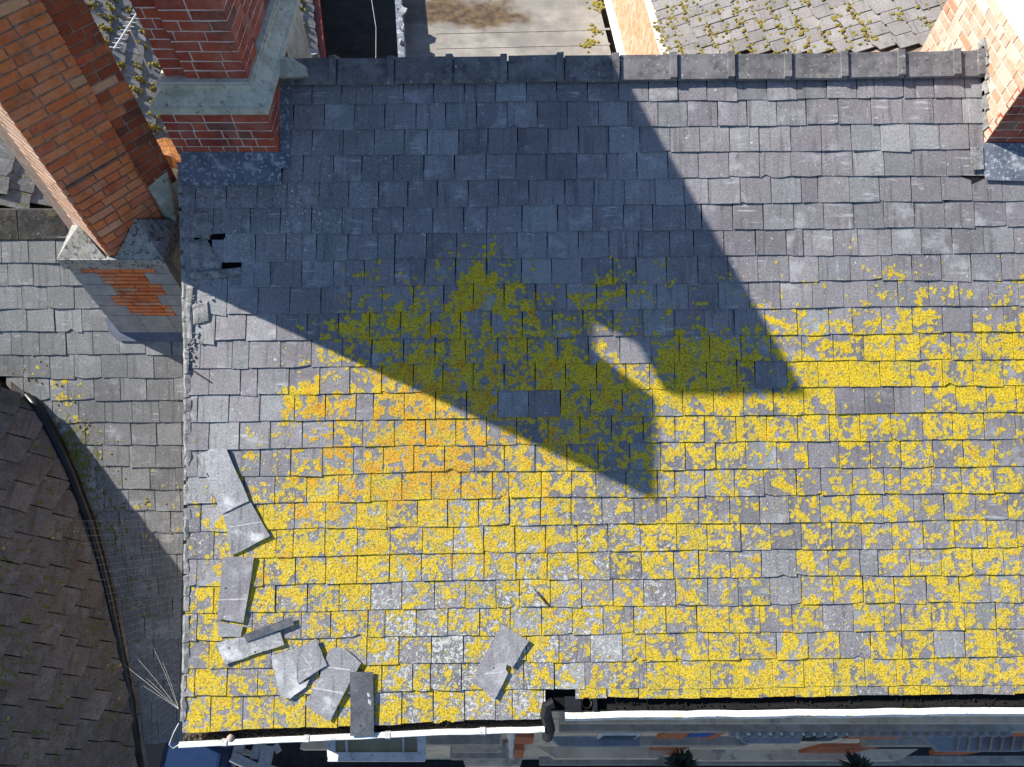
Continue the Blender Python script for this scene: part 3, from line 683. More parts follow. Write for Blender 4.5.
# wing: ruled slope between its ridge and the valley
RX, RZ = -5.15, 9.43
def wpt(y, z, out=0):
    v = valley(y); t = (z-v.z)/(RZ-v.z); p = Vec((v.x+(RX-v.x)*t, y, z)); n_ = Vec((RZ-v.z, 0, v.x-RX)).normalized(); return p+n_*out
ys = [.62, .5, .1, -.4, -.9, -1.4, -1.9, -2.4, -2.9]
vs = []; fs = []
for y in ys: v = valley(y); vs += [Vec((RX, y, RZ))+Vec((-.02, 0, -.02)), wpt(y, v.z+.02, -.03), Vec((RX-1.2, y, RZ-1.8))]
for i in range(len(ys)-1): fs += [(i*3, i*3+3, i*3+4, i*3+1), (i*3, i*3+2, i*3+5, i*3+3)]
wing = add('wing_roof', vs, fs, M_void, nh)
def wing_dens(px, py, r2, r3):
    y = .3*gauss(px, py, 5, 415, 14, 14)+.12*r3*(r2 > .5)+.2*gauss(px, py, 95, 590, 14, 20)
    return (y*.6, .06*r3, .15, .10+.2*r2)
geos = []; GW = .2*math.sin(rad(56))
for k in range(0, 22):
    z0 = 6.1+.17*k; y = .62-(.12 if k % 2 else 0)
    while y > -2.9:
        wd = .265+random.gauss(0, .012); ya_ = y; yb_ = y-wd; y = yb_; ym = (ya_+yb_)/2
        v = valley(ym); z1 = z0+.17*1.35
        if z0+.2 < min(valley(ya_).z, valley(yb_).z) or z0 > RZ-.1: continue
        z1 = min(z1, RZ); za_ = z0
        dz = random.gauss(0, .006)
        pts = []; r = random.random()
        def q(yy, zz, o): vv = valley(yy); return wpt(yy, max(zz, vv.z), o)
        lf = random.uniform(.024, .042)
        top = [q(yb_+.005, za_+dz+random.uniform(-.008, .008), lf+.006), q(ym, za_+dz+random.uniform(-.006, .006), lf+.006)][::-1]
        a = [q(ya_-.005, za_+dz+random.uniform(-.008, .008), lf+.006), q(ym, za_+dz, lf+.006), q(yb_+.005, za_+dz+random.uniform(-.008, .008), lf+.006), q(yb_+.005, z1, .006), q(ya_-.005, z1, .006)]
        if not any(inframe(p_, 40) for p_ in a): continue
        nn = (a[2]-a[0]).cross(a[4]-a[0]).normalized()
        if nn.x < 0: a = a[::-1]; nn = -nn
        b = [p_-nn*.007 for p_ in a]; kk = len(a)
        f_ = [tuple(range(kk))]+[(i, i+kk, (i+1) % kk+kk, (i+1) % kk) for i in range(kk)]
        at = {'rnd': [r]*(2*kk), 'lich': [], 'pale': [], 'orng': [], 'moss': []}; r2, r3 = random.random(), random.random()
        for p_ in a+b:
            d = wing_dens(*proj(p_), r2, r3); at['lich'].append(thr(d[0])); at['pale'].append(thr(d[1], .5, .095)); at['orng'].append(d[2]); at['moss'].append(thr(d[3], .5, .12))
        geos.append((seen_area(a, kk), a+b, f_, at))
put_slates(geos, M_slate_b, wing)
# lead roll up the valley side
rpts = []
for (x, y) in [(30, 396), (44, 412), (60, 442), (74, 472), (92, 520), (104, 560), (113, 595), (124, 650), (134, 700), (143, 767)]:
    q_ = LR.at(x, y, .03); rpts.append(q_+Vec((-.02, 0, .03)))
MB().tube(rpts, [.03, .045, .05, .05, .05, .045, .045, .04, .04, .04], 10).build('lead_roll', M_lead if False else M_black, wing, smooth=True)
MB().tube([(RX, .60, RZ+.0), (RX, .2, RZ+.01), (RX, -2.9, RZ+.01)], .05, 10).build('ridge_roll', M_ridge, wing, smooth=True)
MB().bx(-7.5, -2.75, -1.05, 1.8, -.1, 7.2).build('wall', M_facade, nh)

# ------------------------------------------------------------------ bricks
def brick_proto(name, n=4):
    out = []
    for i in range(n):
        c = .05; vs = []
        for (x, y, z) in [(0, 0, 0), (1, 0, 0), (1, 1, 0), (0, 1, 0), (0, 0, 1), (1, 0, 1), (1, 1, 1), (0, 1, 1)]:
            vs.append((x+random.uniform(-.02, .02), y, z+random.uniform(-.06, .06)))
        # front face (y=0) gets an inset to round the arris
        fr_ = [(.015+random.uniform(0, .01), -.035, .07), (.985-random.uniform(0, .01), -.035, .07), (.985, -.035, .93), (.015, -.035, .93)]
        vs += fr_
        fs = [(8, 9, 10, 11), (0, 1, 9, 8), (1, 5, 10, 9), (5, 4, 11, 10), (4, 0, 8, 11), (1, 2, 6, 5), (4, 5, 6, 7), (3, 0, 4, 7), (0, 3, 2, 1)]
        me = bpy.data.meshes.new(name); me.from_pydata([(a, b, c_) for a, b, c_ in vs], [], fs); out.append(me)
    return out
BR = {}
def brick_wall(parent, mat, P, d, z0, z1, L, depth=.06, joint=.011, course=.075, header=.55, mats=None, lead=0, s0=0., key=None, rough=.0025):
    """courses of single bricks on the vertical face through P along d; d x up points out of the wall is -normal"""
    d = Vec(d).normalized(); nrm = d.cross(Vec((0, 0, 1))); rot = math.atan2(d.y, d.x)
    if mat.name not in BR:
        BR[mat.name] = brick_proto('brick')
        for m_ in BR[mat.name]: m_.materials.append(mat)
    n = 0; k = 0; z = z0
    while z < z1-.02:
        s = s0-(0 if k % 2 else random.choice((.055, .11)))-random.uniform(0, .02)
        while s < L-.012:
            ln = .105 if random.random() < header*.6 else .215
            a = max(s, s0); b = min(s+ln, L)
            if L-b < .04: b = L
            s = s+ln+joint
            if b-a < .025: continue
            p = Vec(P)+d*a+Vec((0, 0, z-P[2])) ; cen = p+d*(b-a)/2
            if not inframe(cen, 10): continue
            m_ = (mats(a+(b-a)/2, z) if mats else mat)
            if m_.name not in BR:
                BR[m_.name] = brick_proto('brick')
                for q in BR[m_.name]: q.materials.append(m_)
            o = bpy.data.objects.new('brick', random.choice(BR[m_.name])); col.objects.link(o); o.parent = parent
            pw = p+nrm*random.uniform(-.001, rough)
            o.location = pw-wpos(parent); o.rotation_euler = (0, random.uniform(-.004, .004), rot)
            o.scale = (b-a, depth, min(course, z1-z)-joint); n += 1
        z += course; k += 1
    return n
def prism(mb, pts, z0, z1):
    k = len(pts); vs = [(x, y, z0) for x, y in pts]+[(x, y, z1) for x, y in pts]
    mb.put(vs, [tuple(range(k))[::-1], tuple(range(k, 2*k))]+[(i, (i+1) % k, (i+1) % k+k, i+k) for i in range(k)]); return mb

# bulk brickwork for the parts of stacks above the picture
def bulk_brick(name, c1, c2, mort):
    k = NB(name); b = k.n('ShaderNodeTexBrick'); p = k.pos()
    sp = k.n('ShaderNodeSeparateXYZ'); k.l(p, sp.inputs[0]); cb_ = k.n('ShaderNodeCombineXYZ'); k.l(k.math('ADD', sp.outputs[0], sp.outputs[1]), cb_.inputs[0]); k.l(sp.outputs[2], cb_.inputs[1])
    k.l(cb_.outputs[0], b.inputs['Vector']); b.inputs['Scale'].default_value = 1; b.inputs['Brick Width'].default_value = .225; b.inputs['Row Height'].default_value = .075; b.inputs['Mortar Size'].default_value = .006
    b.inputs['Color1'].default_value = (*c1, 1); b.inputs['Color2'].default_value = (*c2, 1); b.inputs['Mortar'].default_value = (*mort, 1)
    return k.done(b.outputs['Color'], .9, .2)
M_bulk = bulk_brick('bulk_brick', (.36, .10, .04), (.24, .06, .03), (.3, .26, .22))

# ---- diagonal stack on a square stone base (left)
ch1 = empty('chimney', (-3.4, 1.3, 9.2), 'tall diagonal orange brick chimney on a stone base with corner broaches', 'chimney')
A1 = Vec((.645, .764, 0)); B1 = Vec((-.764, .645, 0)); Q1 = Vec((-3.385, .99, 0))
q2 = lambda a, b: tuple((Q1+A1*a+B1*b))[:2]
core = MB(); zb1 = 10.42
prism(core, [q2(.003, .003), q2(.560, .003), q2(.560, .033), q2(.815, .033), q2(.815, .85), q2(.003, .85)], zb1-.5, 12.75)
corem = core.build('mortar_core', M_mortar_d, ch1)
up = MB(); prism(up, [q2(0, .37), q2(.92, .37), q2(.92, .95), q2(0, .95)], 13.0, 13.6); prism(up, [q2(.0, .0), q2(.56, 0), q2(.56, .03), q2(.82, .03), q2(.82, .9), q2(0, .9)], 12.751, 13.0)
prism(up, [q2(.0, .0), q2(.715, 0), q2(.715, .372), q2(0, .372)], 13.0, 13.605)
up.build('chimney_head', M_bulk, ch1)
W1 = Vec((Q1.x, Q1.y, zb1))
brick_wall(ch1, M_brick1, W1, A1, zb1, 12.75, .565, mats=lambda s, z: M_brick1)
pr = W1+A1*.565+B1*.03
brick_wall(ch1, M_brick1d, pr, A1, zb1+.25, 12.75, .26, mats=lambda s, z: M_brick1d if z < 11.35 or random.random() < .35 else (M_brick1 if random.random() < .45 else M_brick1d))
# proud plinth courses at foot of main face
brick_wall(ch1, M_brick1, W1+A1*.03-B1*.028, A1, zb1, 11.17, .51)
MB().put([], []) 
plb = MB(); prism(plb, [q2(.035, -.02), q2(.535, -.02), q2(.535, .012), q2(.035, .012)], zb1, 11.165); plb.build('mortar_core', M_mortar_d, ch1)
# left face: its sunlight is put into paler brick and mortar
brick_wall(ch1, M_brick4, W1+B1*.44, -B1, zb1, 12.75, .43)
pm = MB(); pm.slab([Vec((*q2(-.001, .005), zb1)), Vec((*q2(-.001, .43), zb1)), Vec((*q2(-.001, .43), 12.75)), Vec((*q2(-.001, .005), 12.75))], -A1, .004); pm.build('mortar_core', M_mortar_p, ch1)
# base block
bx0, bx1, byf, byb, bzt = -3.80, -2.945, .985, 2.05, 10.42
MB().bx(bx0+.012, bx1-.012, byf+.012, byb, 8.4, bzt-.12).build('mortar_core', M_mortar_d, ch1)
# stone courses of the base front: quoins round a brick panel
zt = bzt; rows = [(.12, None), (.075, 'b'), (.15, (.22, .24)), (.15, (.26, .16)), (.15, (.18, .26)), (.15, (.26, .2)), (.30, 'all')]
z = zt
for i, (h, spec) in enumerate(rows):
    z -= h
    if spec is None:
        MB().bx(bx0-.02, bx1+.02, byf-.025, byb, z+.004, z+h).build('stone_course', M_stone_g, ch1)
    elif spec == 'b':
        x = bx0+.10; MB().bx(bx0, bx0+.09, byf, byf+.1, z, z+h-.006).build('stone', M_ashlar, ch1); MB().bx(bx1-.12, bx1, byf, byf+.1, z, z+h-.006).build('stone', M_ashlar, ch1)
        brick_wall(ch1, M_brick1, Vec((x, byf, z)), (1, 0, 0), z+.004, z+h, .63)
    elif spec == 'all':
        for j in range(3):
            a = bx0+j*(bx1-bx0)/3; MB().bx(a+.003, a+(bx1-bx0)/3-.003, byf, byf+.1, z, z+h-.006).build('stone', M_ashlar, ch1)
    else:
        l, r_ = spec
        MB().bx(bx0, bx0+l-.005, byf, byf+.1, z, z+h-.006).build('stone', M_ashlar, ch1)
        MB().bx(bx1-r_+.005, bx1, byf, byf+.1, z, z+h-.006).build('stone', M_ashlar, ch1)
        brick_wall(ch1, M_brick1, Vec((bx0+l, byf, z)), (1, 0, 0), z+.004, z+h, bx1-bx0-l-r_, course=.05, joint=.008)
for j in range(4):   # right flank of the base, in shade
    MB().bx(bx1-.1, bx1, byf+.102, byb, bzt-.12-.3*(j+1), bzt-.125-.3*j).build('stone', M_stone, ch1)
# broach stones: sloping corners between square base and diagonal stack
def broach(x0, y0, x1, y1, apex, base_pts):
    pass
zt0 = bzt
cL = Vec((bx0-.02, byf-.02, zt0)); cR = Vec((bx1+.02, byf-.02, zt0)); cM = Vec((Q1.x, byf-.012, zt0))
def broach_stone(pts): 
    k = len(pts)-1; add('broach_stone', pts, [(i, (i+1) % k, k) for i in range(k)]+[tuple(range(k))[::-1]], M_stone_g, ch1)
stL = Vec((*q2(0, .38), zt0)); stR = Vec((*q2(.50, -.03), zt0))
broach_stone([cL, cM+Vec((-.02, 0, 0)), stL, Vec((bx0-.02, 1.5, zt0)), Vec((*q2(-.0, .30), zt0+.18))])
broach_stone([cM+Vec((.05, 0, 0)), cR, Vec((bx1+.02, 1.42, zt0)), Vec((*q2(.53, .05), zt0)), Vec((*q2(.10, -.028), zt0+.01)), Vec((*q2(.34, -.035), zt0+.21))])
add('broach_stone', [(bx1+.02, 1.40, zt0), (bx1+.02, 2.0, zt0), (*q2(.84, .02), zt0), (*q2(.54, .02), zt0), (*q2(.80, .04), zt0+.42), (*q2(.56, .03), zt0+.36)], [(0, 1, 4, 5), (3, 0, 5), (1, 2, 4), (2, 3, 5, 4), (3, 2, 1, 0)], M_stone, ch1)

# ---- axial stack with stone cornice (centre left)
ch2 = empty('chimney', (-2.34, 2.2, 10.6), 'dark red brick chimney with stone cornice standing at left end of the ridge', 'chimney')
x0, x1, yf, yk = -2.76, -1.92, 1.649, 3.15
MB().bx(x0+.003, x1-.003, yf+.003, yk, 9.9, 11.335).build('mortar_core', M_mortar_p, ch2)
brick_wall(ch2, M_brick2, Vec((x0, yf, 10.94)), (1, 0, 0), 10.945, 11.335, .84, course=.078)
brick_wall(ch2, M_brick2, Vec((x1, yf, 10.94)), (0, 1, 0), 10.945, 11.335, 1.4, course=.078)
MB().bx(x1-.05, x1+.012, 2.5, yk+.01, 9.9, 11.334).build('render_coat', M_stone, ch2)
# cornice: fascia, slope, roll
def ringstone(name, prof, mat):
    """prof: (outset from the foot, z) going up; mitred on four sides"""
    vs = []; k = len(prof)
    for o_, z in prof: vs += [(x0-o_, yf-o_, z), (x1+o_, yf-o_, z), (x1+o_, yk+o_, z), (x0-o_, yk+o_, z)]
    fs = []
    for i in range(k-1):
        for j in range(4): fs.append((i*4+j, i*4+(j+1) % 4, i*4+4+(j+1) % 4, i*4+4+j))
    fs += [(3, 2, 1, 0), ((k-1)*4, (k-1)*4+1, (k-1)*4+2, (k-1)*4+3)]
    return add(name, vs, fs, mat, ch2)
ringstone('cornice', [(.0, 11.336), (.028, 11.345), (.03, 11.40), (.034, 11.36), (.034, 11.405), (.010, 11.418), (.006, 11.43), (-.068, 11.50), (-.076, 11.515), (-.052, 11.522), (-.052, 11.545), (-.066, 11.552), (-.066, 11.566), (-.10, 11.572), (-.12, 11.572)], M_stone)
sx0, sx1, sy = -2.645, -2.01, 1.755
MB().bx(sx0+.003, sx1-.033, sy+.033, yk-.1, 11.5, 12.7).bx(sx0+.173, sx1-.003, sy+.003, sy+.35, 11.5, 12.695).build('mortar_core', M_mortar_p, ch2)
brick_wall(ch2, M_brick2, Vec((sx0, sy+.03, 11.556)), (1, 0, 0), 11.56, 12.7, .165, course=.078)
brick_wall(ch2, M_brick2, Vec((sx0+.17, sy, 11.556)), (1, 0, 0), 11.56, 12.7, sx1-sx0-.17, course=.078)
brick_wall(ch2, M_brick2, Vec((sx1, sy+.0, 11.556)), (0, 1, 0), 11.56, 12.7, .35, course=.078)
brick_wall(ch2, M_brick2, Vec((sx1-.03, sy+.36, 11.556)), (0, 1, 0), 11.56, 12.7, 1.2, course=.078)
MB().bx(sx0, sx1, sy, yk-.1, 12.7, 13.63).bx(-2.86, -1.79, 1.59, 3.5, 13.63, 13.7).bx(sx1-.1, -1.86, 1.68, 3.4, 13.3, 13.63).build('chimney_head', M_bulk, ch2)

# ---- sunlit stack at the right end
ch3 = empty('chimney', (4.4, 2.4, 10.6), 'sunlit pale orange brick chimney at the right end of the ridge', 'chimney')
rx0, ryf, ryk = 3.913, 1.722, 3.23
MB().bx(rx0+.003, 5.1, ryf+.003, ryk-.003, 9.3, 11.695).build('mortar_core', M_mortar, ch3)
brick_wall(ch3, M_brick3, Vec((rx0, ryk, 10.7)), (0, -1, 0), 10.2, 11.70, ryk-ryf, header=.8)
brick_wall(ch3, M_brick2, Vec((rx0, ryf, 10.98)), (1, 0, 0), 10.98, 11.7, .9, header=.3)  # shade of the front face put into a darker brick than the side
vs = [(rx0-.015, ryf-.015, 11.70), (5.1, ryf-.015, 11.70), (5.1, ryk+.015, 11.70), (rx0-.015, ryk+.015, 11.70), (rx0+.10, ryf+.10, 11.80), (5.1, ryf+.10, 11.80), (5.1, ryk-.1, 11.80), (rx0+.10, ryk-.1, 11.80)]
add('weathering_course', vs, [(3, 2, 1, 0), (0, 1, 5, 4), (1, 2, 6, 5), (2, 3, 7, 6), (3, 0, 4, 7), (4, 5, 6, 7)], M_mortar, ch3)
MB().bx(rx0+.112, 5.0, ryf+.112, ryk-.112, 11.79, 12.6).build('mortar_core', M_mortar, ch3)
brick_wall(ch3, M_brick4, Vec((rx0+.10, ryk-.1, 11.8)), (0, -1, 0), 11.80, 12.6, ryk-ryf-.2)
MB().bx(rx0+.06, 5.05, ryf+.06, ryk-.06, 12.6, 13.4).build('chimney_head', M_bulk, ch3)
# stepped cement flashing where the slope meets the sunlit side
for i, y in enumerate([52, 60, 74, 88, 104, 122]):
    p = hit(979, y, Vec((rx0-.012, 0, 0)), Vec((1, 0, 0))); MB().box(p+Vec((-.004, -.10, -.02)), (.018, 0, 0), (0, .17, .05), (0, -.03, .075)).build('stepped_flashing', M_cement, ch3)

# rubble top of the party wall between the stacks
pw = MB(); n = 7; vs = []; fs = []
pl = [(156, 140), (161, 148), (166, 160), (170, 172), (174, 185), (177, 198), (179, 212)]; pr_ = [(176, 140), (178, 148), (180, 160), (181, 172), (182, 185), (182, 198), (182, 212)]
for i in range(n):
    a = MR.at(*pl[i], -.42); b = MR.at(*pr_[i], -.42); m = (a+b)/2+Vec((0, 0, random.uniform(.01, .05)))
    vs += [a+Vec((0, 0, -1.5)), a+Vec((random.uniform(-.01, .01), 0, 0)), m, b, b+Vec((0, 0, -1.5))]
for i in range(n-1):
    for j in range(4): fs.append((i*5+j, i*5+j+1, i*5+6+j, i*5+5+j))
tag(add('party_wall', vs, fs, M_orangeclay), 'crumbling orange brick wall top in the gap between the two left chimneys', 'wall')

# ------------------------------------------------------------------ REAR: mossy roof, flat roof, sunlit house
P8 = C+ray(30, 170)*7.6
ed = Vec((-.2, .98, 0)).normalized(); dn = Vec((.98, .2, 0)).normalized(); pt = rad(36)
rn = (dn*math.sin(pt)+Vec((0, 0, math.cos(pt)))).normalized(); upv = (-dn*math.cos(pt)+Vec((0, 0, math.sin(pt)))).normalized()
E0 = hit(317, 56, P8, rn)
RR = Frame(E0, ed, upv)
if RR.n.z < 0: RR.n = -RR.n
rh = empty('terraced_house', tuple(E0+Vec((-2, 0, -E0.z))), 'rear house with mossy slate roof and red painted eaves board behind the left chimneys', 'house')
U0 = (Vec((-4.9, 2.05, 0))-E0).dot(ed)
rroof = MB().slab([RR.p(U0, 0, -.03), RR.p(9, 0, -.03), RR.p(9, 4.5, -.03), RR.p(U0, 4.5, -.03)], RR.n, .1).build('roof', M_void, rh)
geos = []; ms = MB()
def rear_dens(px, py, r2, r3): return (.03, .05, -.05, .05+.25*r3)
for k in range(0, 20):
    vt = .215*k; u = U0+(.125 if k % 2 else 0)
    while u < 9:
        wd = .255+random.gauss(0, .01); c = RR.p(u+wd/2, vt+.1); x, y = proj(c)
        vis = inframe(c, 8) and (x < 60 and 105 < y < 215 or 85 < x < 180 and y < 165 or 290 < x < 340 and y < 60)
        if vis:
            vs, fs, at = slate_geo(RR, u+.004, u+wd-.004, vt+random.gauss(0, .008), vt+random.gauss(0, .008), vt+.3, lift=.034, th=.012, dens=rear_dens, chip=.5, rough=.008)
            geos.append((1, vs, fs, at))
            if x > 85 and x < 300 and random.random() < .8:
                for _ in range(random.randint(6, 18)): ms.blob(RR.p(u+random.gauss(0, .035), vt+random.gauss(.03, .04), .05+random.uniform(-.01, .03)), random.uniform(.01, .032), .9)
        u += wd
put_slates(geos, simple and M_slate_g, rroof)
ms.build('moss', M_cmoss, rroof, kind='stuff')
MB().box(RR.p(U0, 0, -.25)+dn*.01, ed*(9-U0), dn*.12, Vec((0, 0, .19))).build('eaves_board', M_red, rh)
MB().box(RR.p(U0, 0, -.27)+dn*.145, ed*(9-U0), dn*.14, Vec((0, 0, .16))).box(RR.p(U0, 0, -.25)+dn*.13, ed*(9-U0), dn*.015, Vec((0, 0, .15))).build('eaves_board', M_red, rh)
MB().box(RR.p(U0, 0, -.045)-dn*.02, ed*(9-U0), dn*.03, Vec((0, 0, .012))).build('eaves_trim', M_paint, rh)
MB().box(RR.p(U0, .15, -.3)+Vec((0, 0, -8)), ed*(9-U0), -dn*5, Vec((0, 0, 8))).build('wall', M_bulk, rh)
# aerial
aer = empty('tv_aerial', tuple(RR.at(117, 47)), 'white television aerial with short cross elements above the mossy rear roof', 'aerial')
a0 = RR.at(114, 49, .55); a1 = RR.at(137, 13, .55)
MB().tube([a0, a1], .012, 6).build('boom', M_metal, aer)
dirb = (a1-a0).normalized()
for i in range(9):
    c = a0.lerp(a1, .04+.115*i); h = Vec((.07, -.01, .0)); MB().tube([c-h, c+h], .006, 5).build('element', M_metal, aer)
MB().tube([a1, a1+Vec((-.04, 0, .03))], .02, 6).build('junction_box', M_metal, aer)
MB().tube([a0.lerp(a1, .6), a0.lerp(a1, .6)+Vec((0, 0, -.9))], .014, 6).build('mast', M_metal, aer)
# vent pipe by the ridge
vp = at_z(305, 50, 10.2)
vt_ = empty('vent_pipe', tuple(vp), 'white plastic vent pipe with grey cowl behind left end of the ridge', 'pipe')
MB().tube([vp+Vec((0, 0, -1.6)), vp+Vec((0, 0, -.05)), vp+Vec((-.02, 0.1, .15)), vp+Vec((-.05, .12, .3))], [.05, .05, .045, .03], 10).build('pipe', M_white, vt_)
MB().tube([vp+Vec((.09, 0, -.3)), vp+Vec((.09, 0, -.02))], .055, 10).build('cowl', M_flead, vt_)

# flat roof
ZF = 8.3
fl = empty('flat_roofed_extension', tuple(at_z(510, 20, 0)), 'flat felt roofed extension with a brown puddle stain behind the ridge', 'extension')
c = [at_z(x, y, ZF) for x, y in [(419, 58), (620, 58), (588, -40), (400, -40)]]
c0_, c1_, c2_, c3_ = c
n0 = Vec((0, 0, 1))
near = Vec((0, -1.6, 0)); 
MB().slab([c0_+near, c1_+near, c2_, c3_], n0, .2).build('roof', M_felt, fl)
d_ = (c3_-c0_).normalized(); 
MB().box(c0_+near-Vec((.10, 0, .25)), c3_-c0_-near, Vec((.10, 0, 0)), Vec((0, 0, .60))).build('upstand', M_lead, fl)
MB().slab([c0_+near+Vec((0, 0, -.21)), c1_+near+Vec((0, 0, -.21)), c2_+Vec((0, 0, -.21)), c3_+Vec((0, 0, -.21))], n0, 8).build('wall', M_bulk, fl)
def blobpatch(name, pts, z, mat, parent, t=.004):
    P_ = []
    for i in range(len(pts)):
        (xa, ya_), (xb, yb_) = pts[i], pts[(i+1) % len(pts)]
        for f in (0, .33, .66): P_.append(at_z(xa+(xb-xa)*f+random.uniform(-2, 2), ya_+(yb_-ya_)*f+random.uniform(-.8, .8), z))
    return MB().slab(P_[::-1], n0, t).build(name, mat, parent)
for yy in (33, 48):
    a, b = at_z(436, yy, ZF+.004), at_z(610, yy-4, ZF+.004); bar(mbb := MB(), a, b, .05, .006); mbb.build('felt_lap', M_felt, fl)
for (px, py, s_) in [(410, 14, .08), (411, 32, .05), (409, 46, .04)]:
    p = at_z(px, py, ZF+.3); q = MB()
    p += Vec((-.12, 0, .06)); pl_ = [p+Vec((s_*1.1*math.cos(a_)*random.uniform(.35, 1), s_*2.2*math.sin(a_)*random.uniform(.5, 1.1), random.uniform(0, .05))) for a_ in (.2, .9, 1.7, 2.4, 3.2, 3.9, 4.8, 5.6)]
    q.slab(pl_, (0, 0, 1), .02).build('loose_lead', M_flead, fl)
for (px, py) in [(566, 34), (590, 42), (596, 30), (586, 46), (601, 3), (596, 6), (606, 2)]:
    q = MB()
    for _ in range(14): q.blob(at_z(px+random.gauss(0, 4), py+random.gauss(0, 2.5), ZF+.01), random.uniform(.015, .04), .5)
    if px > 580: q.build('moss', M_cmoss, fl, kind='stuff')
# thin cable across the dark yard
ca = at_z(371, -4, 8.0); cb2 = at_z(381, 60, 8.6)
tag(MB().tube([ca, (ca+cb2)/2+Vec((0, 0, -.04)), cb2+Vec((0, -.6, .1))], .0045, 5).build('cable', M_thread), 'thin pale cable strung across the dark gap behind the ridge', 'cable')

# sunlit rear house
rh2 = empty('terraced_house', tuple(at_z(760, 20, 0)), 'rear house with pale slate roof, moss and sunlit orange brick wall', 'house')
ZW = ZF+1.45
B0 = at_z(668, 58, ZW); B1_ = at_z(650, 0, ZW); wd3 = (B1_-B0).normalized(); B0 = B0-wd3*2.2; Lw = 10
wn3 = Vec((-wd3.y, wd3.x, 0)); 
if wn3.x > 0: wn3 = -wn3
MB().box(B0+Vec((0, 0, -9)), wd3*Lw, -wn3*4, Vec((0, 0, 8.95))).build('wall', M_mortar, rh2)
brick_wall(rh2, M_brick4, B0+wd3*Lw+wn3*.012+Vec((0, 0, -1.5)), -wd3, ZW-1.5, ZW-.05, Lw, header=.4)  # overexposed look of this wall comes from the paled brick colour
MB().box(B0+Vec((0, 0, -.06))+wn3*.05, wd3*Lw, -wn3*.14, Vec((0, 0, .07))).build('eaves_board', M_paint, rh2)
MB().box(B0+wn3*.09+Vec((0, 0, -1.43)), wd3*Lw, -wn3*.07, Vec((0, 0, .16))).build('parapet_coping', M_paint, rh2)
pt2 = rad(24); u2 = (-wn3*math.cos(pt2)+Vec((0, 0, math.sin(pt2)))).normalized()
R2 = Frame(B0-wn3*.0+Vec((0, 0, .02)), -wd3, u2)
R2 = Frame(B0+Vec((0, 0, .03)), wd3, u2)
if R2.n.z < 0: R2.n = -R2.n
r2roof = MB().slab([R2.p(0, .02, -.02), R2.p(Lw, .02, -.02), R2.p(Lw, 6.4, -.02), R2.p(0, 6.4, -.02)], R2.n, .1).build('roof', M_mortar_d, rh2)
geos = []; ms = MB()
for k in range(0, 38):
    vt = .175*k; u = (.105 if k % 2 else 0)
    while u < Lw:
        wd = .205+random.gauss(0, .01); c = R2.p(u+wd/2, vt+.08)
        if inframe(c, 10):
            x, y = proj(c)
            if 55 > y:
                vs, fs, at = slate_geo(R2, u+.006, u+wd-.006, vt+random.gauss(0, .012), vt+random.gauss(0, .012), vt+.25, lift=.028, th=.012, dens=lambda a, b, c_, d: (.02, .05, -.05, .03), chip=.4, rough=.008)
                geos.append((1, vs, fs, at))
                if random.random() < .92*(1 if x < 860 else .4):
                    for _ in range(random.randint(5, 15)): ms.blob(R2.p(u+random.gauss(0, .07), vt+random.gauss(.0, .03), .035), random.uniform(.010, .030), .4)
        u += wd
put_slates(geos, M_slate_r, r2roof)
ms.build('moss', M_omoss, r2roof, kind='stuff')
rg = R2.p(0, 6.4, .05); MB().tube([rg, rg+wd3*Lw], .09, 8).build('ridge_roll', M_ridge, r2roof)

# ------------------------------------------------------------------ loose slates lying on the roof
def loose(polys, label, mat=M_slate, w0=.032, tilt=(0, 0), th=.008, rnd=.8, dens=None, pale=.0, extra=0, marks=(), nails=()):
    fr = MR
    for poly in polys:
        out = []
        for i in range(len(poly)):
            (xa, ya_), (xb, yb_) = poly[i], poly[(i+1) % len(poly)]
            out.append((xa, ya_))
            for f in (.36, .7): out.append((xa+(xb-xa)*f+random.uniform(-.5, .5), ya_+(yb_-ya_)*f+random.uniform(-.5, .5)))
        cx = sum(p[0] for p in out)/len(out); cy = sum(p[1] for p in out)/len(out)
        top = [fr.at(x, y, w0+th+tilt[0]*(x-cx)/30+tilt[1]*(y-cy)/30) for x, y in out][::-1]; k = len(top); bot = [p-fr.n*th for p in top]
        at = {'rnd': [rnd]*(2*k), 'lich': [1.5]*(2*k), 'pale': [thr(pale, .5, .095)]*(2*k), 'orng': [0.]*(2*k), 'moss': [1.5]*(2*k)}
        fs = [tuple(range(k)), tuple(range(2*k-1, k-1, -1))]+[(i, i+k, (i+1) % k+k, (i+1) % k) for i in range(k)]
        o = add('loose_slate', top+bot, fs, mat, None, at); tag(o, label, 'roof slate', 'loose slates lying on the lichened roof')
        hz = lambda x, y: fr.at(x, y, w0+th+.0012+tilt[0]*(x-cx)/30+tilt[1]*(y-cy)/30)
        for (ax, ay, bx_, by_, wl) in marks:
            m_ = MB(); n_ = 7; L_ = []; R_ = []
            for i in range(n_+1):
                f = i/n_; x = ax+(bx_-ax)*f; y = ay+(by_-ay)*f; q = wl*random.uniform(.35, 1); L_.append(hz(x, y-q/2)); R_.append(hz(x, y+q/2))
            m_.slab((L_+R_[::-1])[::-1], fr.n, .001).build('lime_streak', M_lime, o)
        for (hx, hy) in nails:
            c_ = hz(hx, hy); m_ = MB(); m_.slab([c_+fr.u*(.008*math.cos(a_)*random.uniform(.6, 1.2))+fr.v*(.008*math.sin(a_)*random.uniform(.6, 1.2)) for a_ in (0, 1, 2, 3, 4, 5)], fr.n, .001).build('nail_hole', M_void, o)
